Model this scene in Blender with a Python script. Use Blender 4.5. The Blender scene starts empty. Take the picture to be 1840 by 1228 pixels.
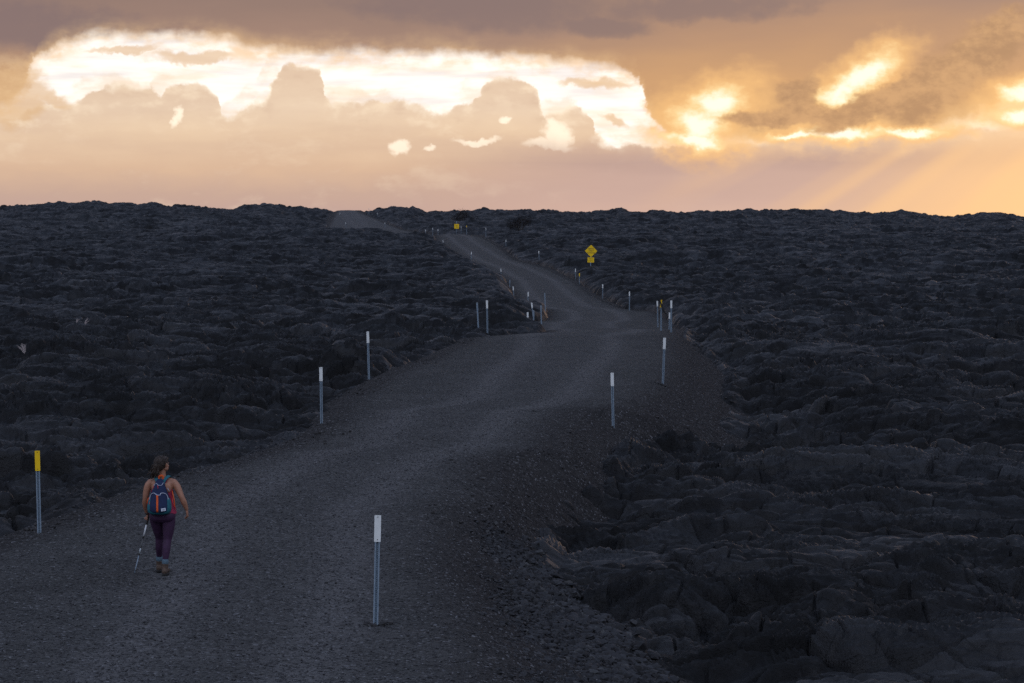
import bpy, bmesh, math, random
import numpy as np
from mathutils import Vector, Matrix

random.seed(7)
rng = np.random.default_rng(11)
scn = bpy.context.scene
COL = scn.collection
LOD = 1.0

# ------------------------------------------------------------------ camera
# The photograph is 1840 px wide; a 100 mm lens on a 36 mm sensor gives F px.
F = 1840 * 100 / 36.0
HY = 381.0            # row of the level line
CX = 920.0
CAMZ = 4.87           # lens height above the near road
cam_d = bpy.data.cameras.new('camera')
cam = bpy.data.objects.new('camera', cam_d)
COL.objects.link(cam)
cam.location = (0, 0, CAMZ)
cam.rotation_euler = (math.radians(90), 0, 0)
cam_d.lens = 100
cam_d.sensor_width = 36
cam_d.shift_y = -(614 - HY) / 1840.0
cam_d.clip_start = 0.5
cam_d.clip_end = 9000
cam_d.dof.use_dof = True
cam_d.dof.focus_distance = 41.0
cam_d.dof.aperture_fstop = 11.0
scn.camera = cam
scn.render.engine = 'CYCLES'
scn.view_settings.view_transform = 'Standard'
scn.view_settings.look = 'None'
scn.view_settings.exposure = 0.0
scn.view_settings.gamma = 1.0
scn.view_settings.use_curve_mapping = False
scn.cycles.use_denoising = False
scn.cycles.max_bounces = 4
scn.cycles.diffuse_bounces = 2
scn.cycles.glossy_bounces = 2


# ------------------------------------------------------------------ node expressions
class NT:
    """tiny expression builder on a node tree"""
    def __init__(s, tree):
        s.t = tree; s.n = tree.nodes; s.l = tree.links

    def m(s, op, *a, clamp=False):
        nd = s.n.new('ShaderNodeMath'); nd.operation = op; nd.use_clamp = clamp
        for i, v in enumerate(a):
            if isinstance(v, Ex): s.l.new(v.s, nd.inputs[i])
            else: nd.inputs[i].default_value = float(v)
        return Ex(s, nd.outputs[0])

    def vec(s, x, y, z=0.0):
        nd = s.n.new('ShaderNodeCombineXYZ')
        for i, v in enumerate((x, y, z)):
            if isinstance(v, Ex): s.l.new(v.s, nd.inputs[i])
            else: nd.inputs[i].default_value = float(v)
        return nd.outputs[0]

    def noise(s, vec, scale=1.0, detail=4, rough=.5, dist=0.0, out='Fac'):
        nd = s.n.new('ShaderNodeTexNoise')
        nd.inputs['Scale'].default_value = scale
        nd.inputs['Detail'].default_value = detail
        nd.inputs['Roughness'].default_value = rough
        nd.inputs['Distortion'].default_value = dist
        s.l.new(vec, nd.inputs['Vector'])
        return Ex(s, nd.outputs[out])

    def smooth(s, v, a, b):
        nd = s.n.new('ShaderNodeMapRange'); nd.interpolation_type = 'SMOOTHSTEP'
        s.l.new(v.s, nd.inputs[0])
        nd.inputs[1].default_value = a; nd.inputs[2].default_value = b
        return Ex(s, nd.outputs[0])

    def lin(s, v, a, b, c=0.0, d=1.0):
        nd = s.n.new('ShaderNodeMapRange')
        s.l.new(v.s, nd.inputs[0])
        nd.inputs[1].default_value = a; nd.inputs[2].default_value = b
        nd.inputs[3].default_value = c; nd.inputs[4].default_value = d
        return Ex(s, nd.outputs[0])

    def curve(s, v, pts, x0, x1, y0, y1):
        nd = s.n.new('ShaderNodeFloatCurve')
        cm = nd.mapping; c = cm.curves[0]
        cm.use_clip = True
        P = [((x - x0) / (x1 - x0), (y - y0) / (y1 - y0)) for x, y in pts]
        c.points[0].location = P[0]; c.points[1].location = P[-1]
        for p in P[1:-1]: c.points.new(*p)
        for p in c.points: p.handle_type = 'VECTOR'
        cm.update()
        s.l.new(s.lin(v, x0, x1).s, nd.inputs['Value'])
        return Ex(s, nd.outputs[0]) * (y1 - y0) + y0

    def col(s, c):
        nd = s.n.new('ShaderNodeRGB'); nd.outputs[0].default_value = (*c, 1)
        return Ex(s, nd.outputs[0])

    def mix(s, f, a, b, mode='MIX'):
        nd = s.n.new('ShaderNodeMix'); nd.data_type = 'RGBA'; nd.blend_type = mode
        nd.clamp_factor = True
        for i, v in ((0, f), (6, a), (7, b)):
            if isinstance(v, Ex): s.l.new(v.s, nd.inputs[i])
            elif i == 0: nd.inputs[0].default_value = v
            else: nd.inputs[i].default_value = (*v, 1)
        return Ex(s, nd.outputs[2])

    def ramp(s, v, stops, interp='LINEAR'):
        nd = s.n.new('ShaderNodeValToRGB')
        r = nd.color_ramp; r.interpolation = interp
        r.elements[0].position = stops[0][0]; r.elements[1].position = stops[-1][0]
        for p, c in stops[1:-1]: r.elements.new(p)
        for e, (p, c) in zip(r.elements, stops): e.color = (*c, 1)
        s.l.new(v.s, nd.inputs[0])
        return Ex(s, nd.outputs[0])


class Ex:
    def __init__(s, nt, sock): s.nt = nt; s.s = sock
    def __add__(s, o): return s.nt.m('ADD', s, o)
    def __radd__(s, o): return s.nt.m('ADD', o, s)
    def __sub__(s, o): return s.nt.m('SUBTRACT', s, o)
    def __rsub__(s, o): return s.nt.m('SUBTRACT', o, s)
    def __mul__(s, o): return s.nt.m('MULTIPLY', s, o)
    __rmul__ = __mul__
    def __truediv__(s, o): return s.nt.m('DIVIDE', s, o)


def srgb(r, g, b):
    f = lambda c: c / 255 / 12.92 if c <= 10 else ((c / 255 + .055) / 1.055) ** 2.4
    return (f(r), f(g), f(b))


# ------------------------------------------------------------------ sky
SUN_AZ = math.radians(17.0)     # to the right of the view direction
SUN_EL = math.radians(7.0)
world = bpy.data.worlds.new('World')
scn.world = world
world.use_nodes = True
wt = world.node_tree
for nd in list(wt.nodes): wt.nodes.remove(nd)
W = NT(wt)
tc = wt.nodes.new('ShaderNodeTexCoord')
sep = wt.nodes.new('ShaderNodeSeparateXYZ')
wt.links.new(tc.outputs['Generated'], sep.inputs[0])
dx, dy, dz = (Ex(W, sep.outputs[i]) for i in range(3))
dyc = W.m('MAXIMUM', dy, 0.05)
# direction of view expressed as horizontal slope / vertical slope (in 1/F units)
PX = CX + F * dx / dyc
PY = HY - F * dz / dyc
pv = W.vec(PX, PY)


def warp(scale, amp, sx=1.0, sy=1.0, det=4):
    a = W.noise(W.vec(PX * (1 / scale * sx), PY * (1 / scale * sy), 3.1), 1, det, .55)
    b = W.noise(W.vec(PX * (1 / scale * sx), PY * (1 / scale * sy), 9.7), 1, det, .55)
    return (a - .5) * (2 * amp), (b - .5) * (2 * amp)


w1x, w1y = warp(46, 20, det=6)
w2x, w2y = warp(260, 60, .6, 1.6, 3)
w3x, w3y = warp(15, 7, det=4)
qx, qy = PX + w1x + w3x, PY + w1y + w3y          # billowy coordinates
rag2 = W.noise(W.vec(PX * (1 / 52), PY * (1 / 30), 41.0), 1, 6, .55)
rag = W.noise(W.vec(PX * (1 / 24), PY * (1 / 17), 21.0), 1, 5, .65)
sx_, sy_ = PX + w1x + w2x * .4, PY + w1y * .8 + w2y * .25

# bright clear gap
st = W.noise(W.vec(PX * (1 / 190), PY * (1 / 24)), 1, 3, .5)
clear = W.mix(W.smooth(st, .44, .72) * .9, (1.14, 1.08, 1.0), srgb(240, 232, 230))
clear = W.mix(W.smooth(W.noise(W.vec(PX * (1 / 170), PY * (1 / 38), 31.0), 1, 5, .55), .48, .70) * .6, clear, srgb(250, 226, 196))
rightglow = W.smooth(PX, 1150, 1500)
clear = W.mix(rightglow * .8, clear, (1.15, .86, .50))

# heap cloud bank below
cum = [(-400, 205), (0, 200), (35, 208), (60, 192), (110, 186), (150, 176), (180, 152), (225, 148), (272, 158),
       (288, 176), (300, 160), (330, 148), (370, 151), (393, 175), (404, 208), (425, 205), (450, 186),
       (488, 165), (498, 128), (515, 110), (545, 116), (580, 126), (586, 182), (610, 187), (650, 186),
       (668, 170), (690, 186), (715, 176), (752, 190), (800, 198), (852, 186), (868, 152), (900, 138),
       (945, 146), (968, 172), (978, 212), (1000, 196), (1040, 188), (1062, 205), (1072, 245), (1110, 262),
       (1180, 258), (1240, 262), (1300, 256), (1400, 250), (1500, 250), (1600, 246), (1700, 232), (2200, 200)]
prof = W.curve(qx, cum, -400, 2200, 0, 400)
dcum = qy - prof                    # > 0 inside the cloud
mc = W.smooth(dcum, -3, 6)
lump = W.noise(W.vec(PX * (1 / 120), PY * (1 / 60), 4.0), 1, 6, .6)
lump2 = W.noise(W.vec(PX * (1 / 420), PY * (1 / 60), 14.0), 1, 5, .55)
cc = W.ramp(W.lin(PY + (lump - .5) * 50, 110, 385), [
    (0.0, srgb(226, 198, 172)), (.30, srgb(232, 206, 180)), (.5, srgb(230, 200, 170)),
    (.70, srgb(216, 182, 155)), (.86, srgb(196, 166, 152)), (1.0, srgb(189, 160, 153))])
cc = W.mix(W.smooth(lump2, .35, .75) * .35, cc, srgb(200, 168, 150))
cc = W.mix(W.smooth(lump, .5, .75) * .35, cc, srgb(246, 222, 192))
cc = W.mix(W.smooth(rag2, .48, .70) * W.smooth(dcum, 90, 5) * .55, cc, srgb(252, 230, 202))
cc = W.mix(W.smooth(rag2, .46, .30) * W.smooth(dcum, 70, 0) * .45, cc, srgb(208, 178, 156))
lining = W.smooth(dcum, 16, 0) * W.smooth(W.noise(pv, 1 / 70, 3), .38, .62)
cc = W.mix(lining * .7, cc, (1.1, .98, .80))

# helper: rotated soft ellipse with ragged edge


def blob(cx, cy, rx, ry, ang=0.0, soft=.5, ux=None, uy=None, ragk=2.4):
    ux = qx if ux is None else ux; uy = qy if uy is None else uy
    ca, sa = math.cos(math.radians(ang)), math.sin(math.radians(ang))
    ax = (ux - cx); ay = (uy - cy)
    u = (ax * ca + ay * sa) * (1 / rx)
    v = (ay * ca - ax * sa) * (1 / ry)
    return W.smooth(u * u + v * v + (rag2 - .5) * ragk, 1 + soft, max(0.0, 1 - soft))


def union(bs):
    r = bs[0]
    for b in bs[1:]: r = W.m('MAXIMUM', r, b)
    return r


# thin bright breaks inside the bank
brk = union([blob(316, 210, 7, 16, 12, .9), blob(718, 268, 17, 12, -10, .8), blob(858, 252, 38, 6, -3, .9),
             blob(1000, 240, 24, 26, 30, .6), blob(1130, 252, 60, 14, 0, .7), blob(910, 215, 12, 6, 0, .9),
             blob(985, 262, 40, 9, 5, .8), blob(775, 268, 10, 5, 0, .9)])
cc = W.mix(brk * .85, cc, (1.15, 1.0, .80))
# mauve layer low on the right with slanting light through it
low = W.smooth(PX, 620, 1150) * W.smooth(sy_, 235, 285)
lowc = W.ramp(W.lin(PY + (lump2 - .5) * 90, 240, 390), [
    (0, srgb(200, 168, 150)), (.32, srgb(178, 151, 148)), (.55, srgb(190, 161, 155)),
    (.8, srgb(196, 166, 158)), (1, srgb(203, 171, 160))])
cc = W.mix(low * .9, cc, lowc)
# beams from the hidden sun, spreading down to the left
SX, SYp = 2350.0, -190.0
ang_b = W.m('ARCTAN2', PY - SYp, SX - PX)
beam = W.noise(W.vec(ang_b * 13, 0.0, 2.0), 1, 2, .4)
beam = W.smooth(beam, .42, .66) * W.smooth(PX, 1080, 1420) * W.smooth(PY, 235, 285)
cc = W.mix(beam * .5, cc, srgb(240, 194, 146))
corner = W.smooth(PX + (PY - 300) * 1.2, 1430, 1950) * W.smooth(PY, 120, 330)
cc = W.mix(corner * .95, cc, srgb(250, 201, 146))

prof2 = W.curve(PX + w1x * 1.3 - w3x + 26, cum, -400, 2200, 0, 400)
d2 = PY + w1y * 1.4 - w3y + 20 - prof2
far_c = W.mix(W.smooth(lump, .40, .62), srgb(250, 226, 198), srgb(236, 206, 178))
far_m = W.smooth(d2, -4, 12) * W.smooth(lump, .38, .56)
clear = W.mix(far_m * .45, clear, far_c)
sky = W.mix(mc, clear, cc)

# dark deck above
deck = [(-400, 250), (-60, 225), (10, 196), (45, 160), (62, 118), (100, 88), (150, 74), (200, 68), (285, 72), (340, 70), (395, 74),
        (440, 88), (500, 95), (600, 97), (700, 100), (800, 97), (900, 106), (1000, 116), (1080, 128), (1125, 128),
        (1148, 148), (1158, 185), (1170, 225), (1196, 262), (1300, 258), (1500, 256), (1640, 246), (1760, 215),
        (1850, 160), (2300, 60)]
dprof = W.curve(PX + w1x * 1.9 + w2x * .55 + w3x * .8, deck, -400, 2300, 0, 400)
ddk = dprof - (PY + w1y * .9 + w2y * .15 + w3y * .35)        # > 0 inside the deck
md = W.smooth(ddk, -9, 20)
dl = W.noise(W.vec(PX * (1 / 330) + PY * (1 / 300), PY * (1 / 75), 7.0), 1, 5, .5)
dc = W.ramp(W.lin(PY + (dl - .5) * 130, -60, 250), [
    (0, srgb(136, 114, 110)), (.2, srgb(146, 120, 112)), (.42, srgb(158, 128, 116)),
    (.7, srgb(186, 146, 116)), (1, srgb(206, 162, 118))])
warm = W.smooth(PX + PY * 1.3, 950, 1500)
dcw = W.ramp(W.lin(PY + (dl - .5) * 110, -20, 260), [
    (0, srgb(156, 126, 116)), (.3, srgb(180, 140, 114)), (.6, srgb(202, 155, 113)), (1, srgb(218, 173, 122))])
dc = W.mix(warm, dc, dcw)
dc = W.mix(W.smooth(PX, 200, -60) * W.smooth(PY, 70, 150), dc, W.mix(W.smooth(lump * .5 + rag * .5, .40, .60), srgb(196, 152, 112), srgb(238, 200, 154)))
cool = union([blob(20, 45, 240, 44, 4, .95, sx_, sy_), blob(860, 10, 230, 40, 4, .9, sx_, sy_),
              blob(1270, 12, 190, 24, -3, .9, sx_, sy_), blob(1080, 45, 90, 18, 3, .95, sx_, sy_)])
dc = W.mix(cool * .75, dc, srgb(126, 107, 110))
edge = W.smooth(ddk, 46, 2)
dc = W.mix(edge * .5 * W.smooth(lump, .3, .65), dc, srgb(246, 204, 150))
sky = W.mix(md, sky, dc)
# stray dark wisps in the gap
wisp = union([blob(345, 103, 78, 11, 2, .7), blob(225, 90, 60, 7, 0, .8), blob(30, 170, 55, 55, 0, .6),
              blob(85, 175, 45, 14, 20, .8), blob(1108, 215, 22, 8, 30, .9), blob(1070, 152, 60, 9, 2, .9)])
sky = W.mix(W.smooth(ddk, -42, 4) * (1 - md) * W.smooth(rag2 * .6 + lump * .4, .42, .64) * .8, sky, srgb(244, 198, 146))
sky = W.mix(wisp * .7, sky, srgb(222, 182, 138))

# bright holes and dark scud on the right
def field(cx, cy, rx, ry, ang, k=2.6):
    ca, sa = math.cos(math.radians(ang)), math.sin(math.radians(ang))
    ax = qx - cx; ay = qy - cy
    u = (ax * ca + ay * sa) * (1 / rx); v = (ay * ca - ax * sa) * (1 / ry)
    return 1.0 - W.m('SQRT', u * u + v * v + .0001) + (rag2 - .5) * k * .6


hf = union([field(1286, 186, 58, 30, -24), field(1252, 226, 46, 38, 20), field(1248, 252, 60, 13, 6), field(1556, 134, 62, 26, -32),
            field(1512, 166, 44, 24, -20), field(1515, 241, 78, 12, 0), field(1638, 239, 58, 9, 0), field(1846, 166, 52, 20, -10),
            field(1836, 206, 44, 16, 0), field(1425, 244, 50, 7, 0)])
sky = W.mix(W.smooth(hf, -1.5, .1) * .8, sky, srgb(246, 192, 128))
sky = W.mix(W.smooth(hf, -.35, .35) * .85, sky, srgb(255, 226, 168))
sky = W.mix(W.smooth(hf, .08, .75), sky, (1.12, 1.03, .84))
scud = union([blob(1400, 210, 105, 17, -4, .6), blob(1432, 175, 36, 34, -30, .6), blob(1600, 178, 150, 26, -22, .5),
              blob(1690, 150, 110, 44, -34, .6), blob(1760, 95, 110, 46, -38, .7), blob(1490, 212, 50, 13, 0, .6),
              blob(1455, 150, 20, 20, 0, .7)])
scc = W.mix(W.smooth(lump * .6 + rag * .4, .40, .62), srgb(168, 130, 102), srgb(200, 156, 116))
sky = W.mix(scud * .92, sky, scc)

# the rest of the vault: cloud deck overhead, cool clear sky behind the viewer
nz = W.noise(tc.outputs['Generated'], 3.0, 4, .55)
over = W.mix(W.smooth(dz + (nz - .5) * .25, .12, .8), (.20, .20, .25), (.26, .34, .54))
nish = wt.nodes.new('ShaderNodeTexSky'); nish.sky_type = 'NISHITA'; nish.sun_disc = False
nish.sun_elevation = SUN_EL; nish.sun_rotation = SUN_AZ
nsky = Ex(W, nish.outputs[0])
back = W.mix(W.smooth(dz, .12, .5), (.16, .20, .27), (.97, 1.05, 1.31))
back = W.mix(W.smooth(dz, .55, 1.0), back, (.27, .35, .56))
vault = W.mix(W.smooth(dy, .35, -.45), over, back)
fm = W.smooth(dy, .55, .8) * W.smooth(PY, -420, -60) * W.smooth(PX, 3100, 2200) * W.smooth(PX, -1600, -500)
out = W.mix(fm, vault, sky)
bg = wt.nodes.new('ShaderNodeBackground')
gain = wt.nodes.new('ShaderNodeVectorMath'); gain.operation = 'SCALE'
wt.links.new(out.s, gain.inputs[0]); gain.inputs[3].default_value = 10.0
# a little of the physical sky shows through everywhere
add = wt.nodes.new('ShaderNodeVectorMath'); add.operation = 'MULTIPLY_ADD'
wt.links.new(nish.outputs[0], add.inputs[0])
thin = W.vec(.02, .02, .02)
wt.links.new(thin, add.inputs[1]); wt.links.new(gain.outputs[0], add.inputs[2])
wt.links.new(add.outputs[0], bg.inputs[0])
bg.inputs[1].default_value = 0.1
wo = wt.nodes.new('ShaderNodeOutputWorld')
wt.links.new(bg.outputs[0], wo.inputs[0])

sd = bpy.data.lights.new('sun', 'SUN')
sd.energy = 0.03; sd.angle = math.radians(10); sd.color = (1.0, .58, .30)
sun = bpy.data.objects.new('sun', sd); COL.objects.link(sun)
sdir = Vector((math.sin(SUN_AZ) * math.cos(SUN_EL), math.cos(SUN_AZ) * math.cos(SUN_EL), math.sin(SUN_EL)))
sun.rotation_euler = (-sdir).to_track_quat('-Z', 'Y').to_euler()
sun.location = (60, 200, 60)


# ------------------------------------------------------------------ tags
def tag(o, label=None, cat=None, group=None, kind=None):
    if label: o['label'] = label
    if cat: o['category'] = cat
    if group: o['group'] = group
    if kind: o['kind'] = kind
    return o


# ------------------------------------------------------------------ numpy noise
def hsh(ix, iy, k):
    h = (ix.astype(np.int64) * 374761393 + iy.astype(np.int64) * 668265263 + k * 1274126177) & 0xFFFFFFFF
    h = ((h ^ (h >> 13)) * 1274126177) & 0xFFFFFFFF
    return (h >> 8 & 0xFFFF).astype(np.float32) / 65535.0


TAB = rng.random((6, 256, 256)).astype(np.float32)


def tv(ix, iy, k):
    return TAB[k % 6, (ix + 37 * (k // 6)) & 255, (iy + 91 * (k // 6)) & 255]


def vnoise(x, y, k=0):
    xi = np.floor(x).astype(np.int32); yi = np.floor(y).astype(np.int32)
    fx = x - xi; fy = y - yi
    fx = fx * fx * (3 - 2 * fx); fy = fy * fy * (3 - 2 * fy)
    a = tv(xi, yi, k); b = tv(xi + 1, yi, k); c = tv(xi, yi + 1, k); d = tv(xi + 1, yi + 1, k)
    return (a + (b - a) * fx) * (1 - fy) + (c + (d - c) * fx) * fy - .5


def fbm(x, y, k=0, oc=4):
    r = 0; a = 1.0
    for i in range(oc):
        r = r + a * vnoise(x, y, k + i); a *= .5
        x = x * 2.03 + 11.3; y = y * 2.03 + 5.1
    return r


def lobes(x, y, k, cell, asp=(.45, 1.0), size=(.45, .95), lift=.5, power=2.2, ropes=0.0, slope=.3, full=False):
    """overlapping flow lobes: highest of the tilted pillows around each point.
    returns height (in units of amplitude ~1) and rope phase"""
    x = x / cell; y = y / cell
    xi = np.floor(x).astype(np.int32); yi = np.floor(y).astype(np.int32)
    best = np.full(x.shape, -1.0, np.float32)
    rp = np.zeros(x.shape, np.float32)
    for i in (-1, 0, 1):
        for j in (-1, 0, 1):
            cx = xi + i; cy = yi + j
            r1 = tv(cx, cy, k); r2 = tv(cx, cy, k + 1); r3 = tv(cx, cy, k + 2)
            r4 = tv(cx, cy, k + 3); r5 = tv(cx, cy, k + 4); r6 = tv(cx, cy, k + 5)
            ux = x - (cx + r1); uy = y - (cy + r2)
            th = (r3 - .5) * 1.7
            ca = np.cos(th); sa = np.sin(th)
            a = size[0] + (size[1] - size[0]) * r4
            b = a * (asp[0] + (asp[1] - asp[0]) * r5)
            p = (ux * ca + uy * sa) / a; q = (uy * ca - ux * sa) / b
            d2 = p * p + q * q
            d2 = np.minimum(d2, 6.0)
            h = (1 - d2 ** (power * .5)) * (.55 + .45 * r6) + lift * (r6 - .5) + slope * (r5 - .5) * np.clip(p, -1.2, 1.2)
            if ropes:
                m = h > best
                rp = np.where(m, np.sqrt((p * 1.3 - .9) ** 2 + q * q) * a, rp)
            best = np.maximum(best, h)
    return (best, rp) if ropes else best


def plates(x, y, k, cell):
    """broken crust: distance to the nearest crack, plate lift and plate tilt"""
    x = x / cell; y = y / cell
    xi = np.floor(x).astype(np.int32); yi = np.floor(y).astype(np.int32)
    f1 = np.full(x.shape, 9.0, np.float32); f2 = f1.copy(); lift = np.zeros(x.shape, np.float32); tilt = lift.copy()
    for i in (-1, 0, 1):
        for j in (-1, 0, 1):
            cx = xi + i; cy = yi + j
            ux = x - (cx + tv(cx, cy, k)); uy = y - (cy + tv(cx, cy, k + 1))
            d = np.sqrt(ux * ux + uy * uy)
            m = d < f1
            f2 = np.where(m, f1, np.minimum(f2, d))
            f1 = np.where(m, d, f1)
            lift = np.where(m, tv(cx, cy, k + 2) - .5, lift)
            tilt = np.where(m, (tv(cx, cy, k + 3) - .5) * ux * 2 + (tv(cx, cy, k + 4) - .35) * uy * 2, tilt)
    return f2 - f1, lift, tilt


def blur_step(v, a, b):
    t = np.clip((v - a) / (b - a), 0, 1)
    return t * t * (3 - 2 * t)


# ------------------------------------------------------------------ the lie of the land (z relative to the lens)
RP = np.array([(5, -4.87), (115, -4.87), (128, -5.25), (142, -6.2), (165, -6.7), (197, -6.9), (235, -6.8), (270, -6.5),
               (330, -5.8), (400, -4.9), (440, -4.05), (472, -3.75), (500, -4.2), (535, -3.7), (560, -3.2),
               (690, 0.05), (720, .4), (800, -2), (1200, -14), (4000, -60)])
SP = np.array([(5, -5.25), (60, -5.35), (115, -5.45), (140, -6.0), (165, -6.35), (235, -6.45), (330, -5.5), (400, -4.7), (470, -4.05),
               (560, -3.1), (650, -1.4), (750, 0.0), (830, -1.5), (1200, -14), (4000, -60)])
HOR = np.array([(-900, 372), (0, 370), (60, 366), (150, 361), (200, 363), (300, 366), (350, 368), (420, 373), (437, 367),
                (490, 365), (510, 370), (550, 371), (575, 376), (610, 380), (648, 379), (680, 370), (715, 367), (728, 370),
                (742, 368), (770, 377), (830, 377), (900, 374), (950, 375), (1000, 378), (1060, 381), (1105, 379),
                (1116, 376), (1130, 379), (1180, 378), (1300, 375), (1400, 375), (1480, 374), (1560, 380), (1590, 380), (1620, 377),
                (1650, 380), (1700, 384), (1760, 381), (1800, 380), (1840, 386), (3000, 388)])

left = [(-9.8, 10), (-9.3, 24), (-8.6, 36), (-7.9, 43), (-7.3, 47), (-6.6, 52), (-5.6, 57), (-5.0, 60), (-4.5, 66), (-4.6, 75), (-4.2, 83),
        (-3.8, 89), (-3.0, 97), (-2.2, 106), (-2.0, 112), (1.0, 116), (1.25, 124), (1.1, 138), (1.3, 150), (-.6, 160), (-.9, 172), (1.9, 180),
        (2.2, 202), (0.3, 207), (0.0, 222), (-.6, 250), (-.9, 270), (-2.4, 290), (-3.4, 305), (-6.2, 345), (-7.4, 362), (-9.2, 390),
        (-11.5, 420), (-13, 470), (-20, 495), (-33, 530), (-36, 545), (-43, 690), (-46, 760)]
right = [(3.0, 10), (2.4, 24), (2.0, 34), (1.3, 39), (.3, 44), (-.4, 46), (-.1, 49), (-.2, 54), (-.1, 57), (1.2, 59.5), (1.3, 64), (1.8, 70),
         (3.9, 72), (5.3, 75), (6.2, 86), (7.3, 98), (7.5, 108), (6.9, 116), (8.0, 130), (10, 170), (10.2, 196), (8.2, 205), (7.2, 234), (6.4, 268),
         (4.2, 310), (.8, 340), (-1.5, 403), (-4.0, 445), (-6.4, 472), (-12, 500), (-20.5, 545), (-37, 690), (-40, 760)]
poly = np.array(left + right[::-1], np.float64)


def make_sdf(poly, x0, x1, y0, y1, st):
    gx = np.arange(x0, x1 + st, st); gy = np.arange(y0, y1 + st, st)
    X, Y = np.meshgrid(gx, gy)
    best = np.full(X.shape, 1e9); ins = np.zeros(X.shape, bool)
    for (ax, ay), (bx, by) in zip(poly, np.roll(poly, -1, 0)):
        ex, ey = bx - ax, by - ay
        t = np.clip(((X - ax) * ex + (Y - ay) * ey) / (ex * ex + ey * ey), 0, 1)
        d = (X - ax - t * ex) ** 2 + (Y - ay - t * ey) ** 2
        best = np.minimum(best, d)
        c = (ay > Y) != (by > Y)
        with np.errstate(divide='ignore', invalid='ignore'):
            xi = ax + (Y - ay) * ex / ey if ey else X * 0 + 1e9
        ins ^= c & (X < xi)
    d = np.sqrt(best); d[ins] *= -1          # negative on the gravel
    return (x0, y0, st, d.astype(np.float32))


SDF = make_sdf(poly, -75, 45, 5, 775, .35)


def sdf(x, y):
    x0, y0, st, d = SDF
    u = np.clip((x - x0) / st, 0, d.shape[1] - 1.001); v = np.clip((y - y0) / st, 0, d.shape[0] - 1.001)
    i = u.astype(np.int32); j = v.astype(np.int32); fu = (u - i).astype(np.float32); fv = (v - j).astype(np.float32)
    r = (d[j, i] * (1 - fu) + d[j, i + 1] * fu) * (1 - fv) + (d[j + 1, i] * (1 - fu) + d[j + 1, i + 1] * fu) * fv
    return r + np.maximum(x - 45, 0) + np.maximum(-75 - x, 0) + np.maximum(y - 775, 0)


LX = np.array(left)[:, 0]; LY = np.array(left)[:, 1]
RX = np.array(right)[:, 0]; RY = np.array(right)[:, 1]


def road_mid(y):
    return .5 * (np.interp(y, LY, LX) + np.interp(y, RY, RX))


# shoulders of the made surface (the embankment falls away outside them)
SHR = np.array([(10, .2), (24, -.3), (34, -1.0), (40, -1.6), (46, -1.6), (52, -.9), (60, .6), (70, 2.2), (80, 3.6), (95, 4.9), (108, 5.6),
                (116, 6.1), (130, 7.4), (170, 9), (198, 9), (210, 7.4), (234, 6.5), (268, 5.6), (310, 3.5), (340, .2), (403, -2.1), (445, -4.6),
                (472, -7), (545, -22), (690, -39), (760, -42)])


def road_z(x, y):
    z = np.interp(y, RP[:, 0], RP[:, 1])
    sr = np.interp(y, SHR[:, 0], SHR[:, 1])
    over = np.maximum(x - sr, 0)
    near = blur_step(y, 200, 120)
    z = z - near * (.82 * blur_step(over, 0, 2.8) + .03 * over)
    d = sdf(x, y)
    # the left margin: a low shoulder, then down under the lava
    z = z - .10 * blur_step(d, -1.4, 0) * (x < sr) - np.maximum(d, 0) * .45
    ce = (x - road_mid(y))
    z = z + .02 * np.cos(np.clip(ce, -4, 4) * 2.1) * blur_step(-d, .8, 2.0)
    return z


def side_z(x, y):
    z = np.interp(y, SP[:, 0], SP[:, 1])
    rightish = blur_step(x - road_mid(y), -1, 3)
    z = z - rightish * .68 * blur_step(y, 130, 90)
    z = z + (1 - rightish) * .15 * blur_step(y, 60, 40)
    px = CX + F * x / np.maximum(y, 1)
    hz = (HY - np.interp(px, HOR[:, 0], HOR[:, 1])) / F * 750.0
    return z + hz * blur_step(y, 500, 745) * blur_step(y, 1500, 760)


# named rises: x, y, half width, half depth, height, steepness
def at(px, D): return (px - CX) * D / F


MOUNDS = [(at(665, 93), 93, 1.25, 3.5, .80, 2.2), (at(616, 100), 100, .6, 3.0, .85, 3.0), (at(740, 104), 104, 1.4, 3, .35, 2),
          (at(900, 121), 121, 1.6, 2.2, .55, 3.5), (at(940, 123), 123, .7, 2.2, .40, 3.5),
          (at(880, 178), 178, 1.9, 5, .8, 3.5), (at(935, 172), 172, 1.6, 4, .75, 4),
          (at(870, 232), 232, 1.9, 6, 1.5, 3), (at(905, 232), 232, .8, 5, 1.1, 3.5), (at(820, 250), 250, 2.0, 6, 1.1, 2.5),
          (at(800, 372), 372, 1.6, 8, .9, 3), (at(858, 305), 305, 1.0, 6, .6, 3),
          (at(376, 460), 460, 2.4, 9, 1.9, 1.2), (at(130, 520), 520, 4.5, 12, 1.6, 1.6), (at(715, 705), 705, 4.2, 10, 1.7, 2), (at(465, 740), 740, 5.0, 10, 1.5, 3), (at(150, 742), 742, 9, 12, 1.0, 2),
          (at(1116, 740), 740, 1.3, 7, 1.8, 1.6), (at(1370, 742), 742, 8, 12, .8, 2), (at(1625, 742), 742, 4, 9, 1.2, 2), (at(1770, 742), 742, 3, 9, 1.2, 2),
          (at(548, 735), 735, 2.5, 9, 1.0, 2),
          (at(1000, 345), 345, 1.4, 6, .6, 3), (at(1500, 105), 105, 2.6, 5, .55, 2), (at(1730, 84), 84, 1.3, 3, .45, 2),
          (at(1380, 112), 112, 2.2, 4, .5, 2.5), (at(1700, 115), 115, 2.5, 5, .6, 2), (at(300, 84), 84, 2.2, 4, .45, 2),
          (at(80, 93), 93, 1.8, 5, .4, 2), (at(1490, 42.5), 42.5, .7, 1.2, .28, 2), (at(1200, 43.5), 43.5, .55, 1.0, .40, 3)]


TONE = {}


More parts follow.
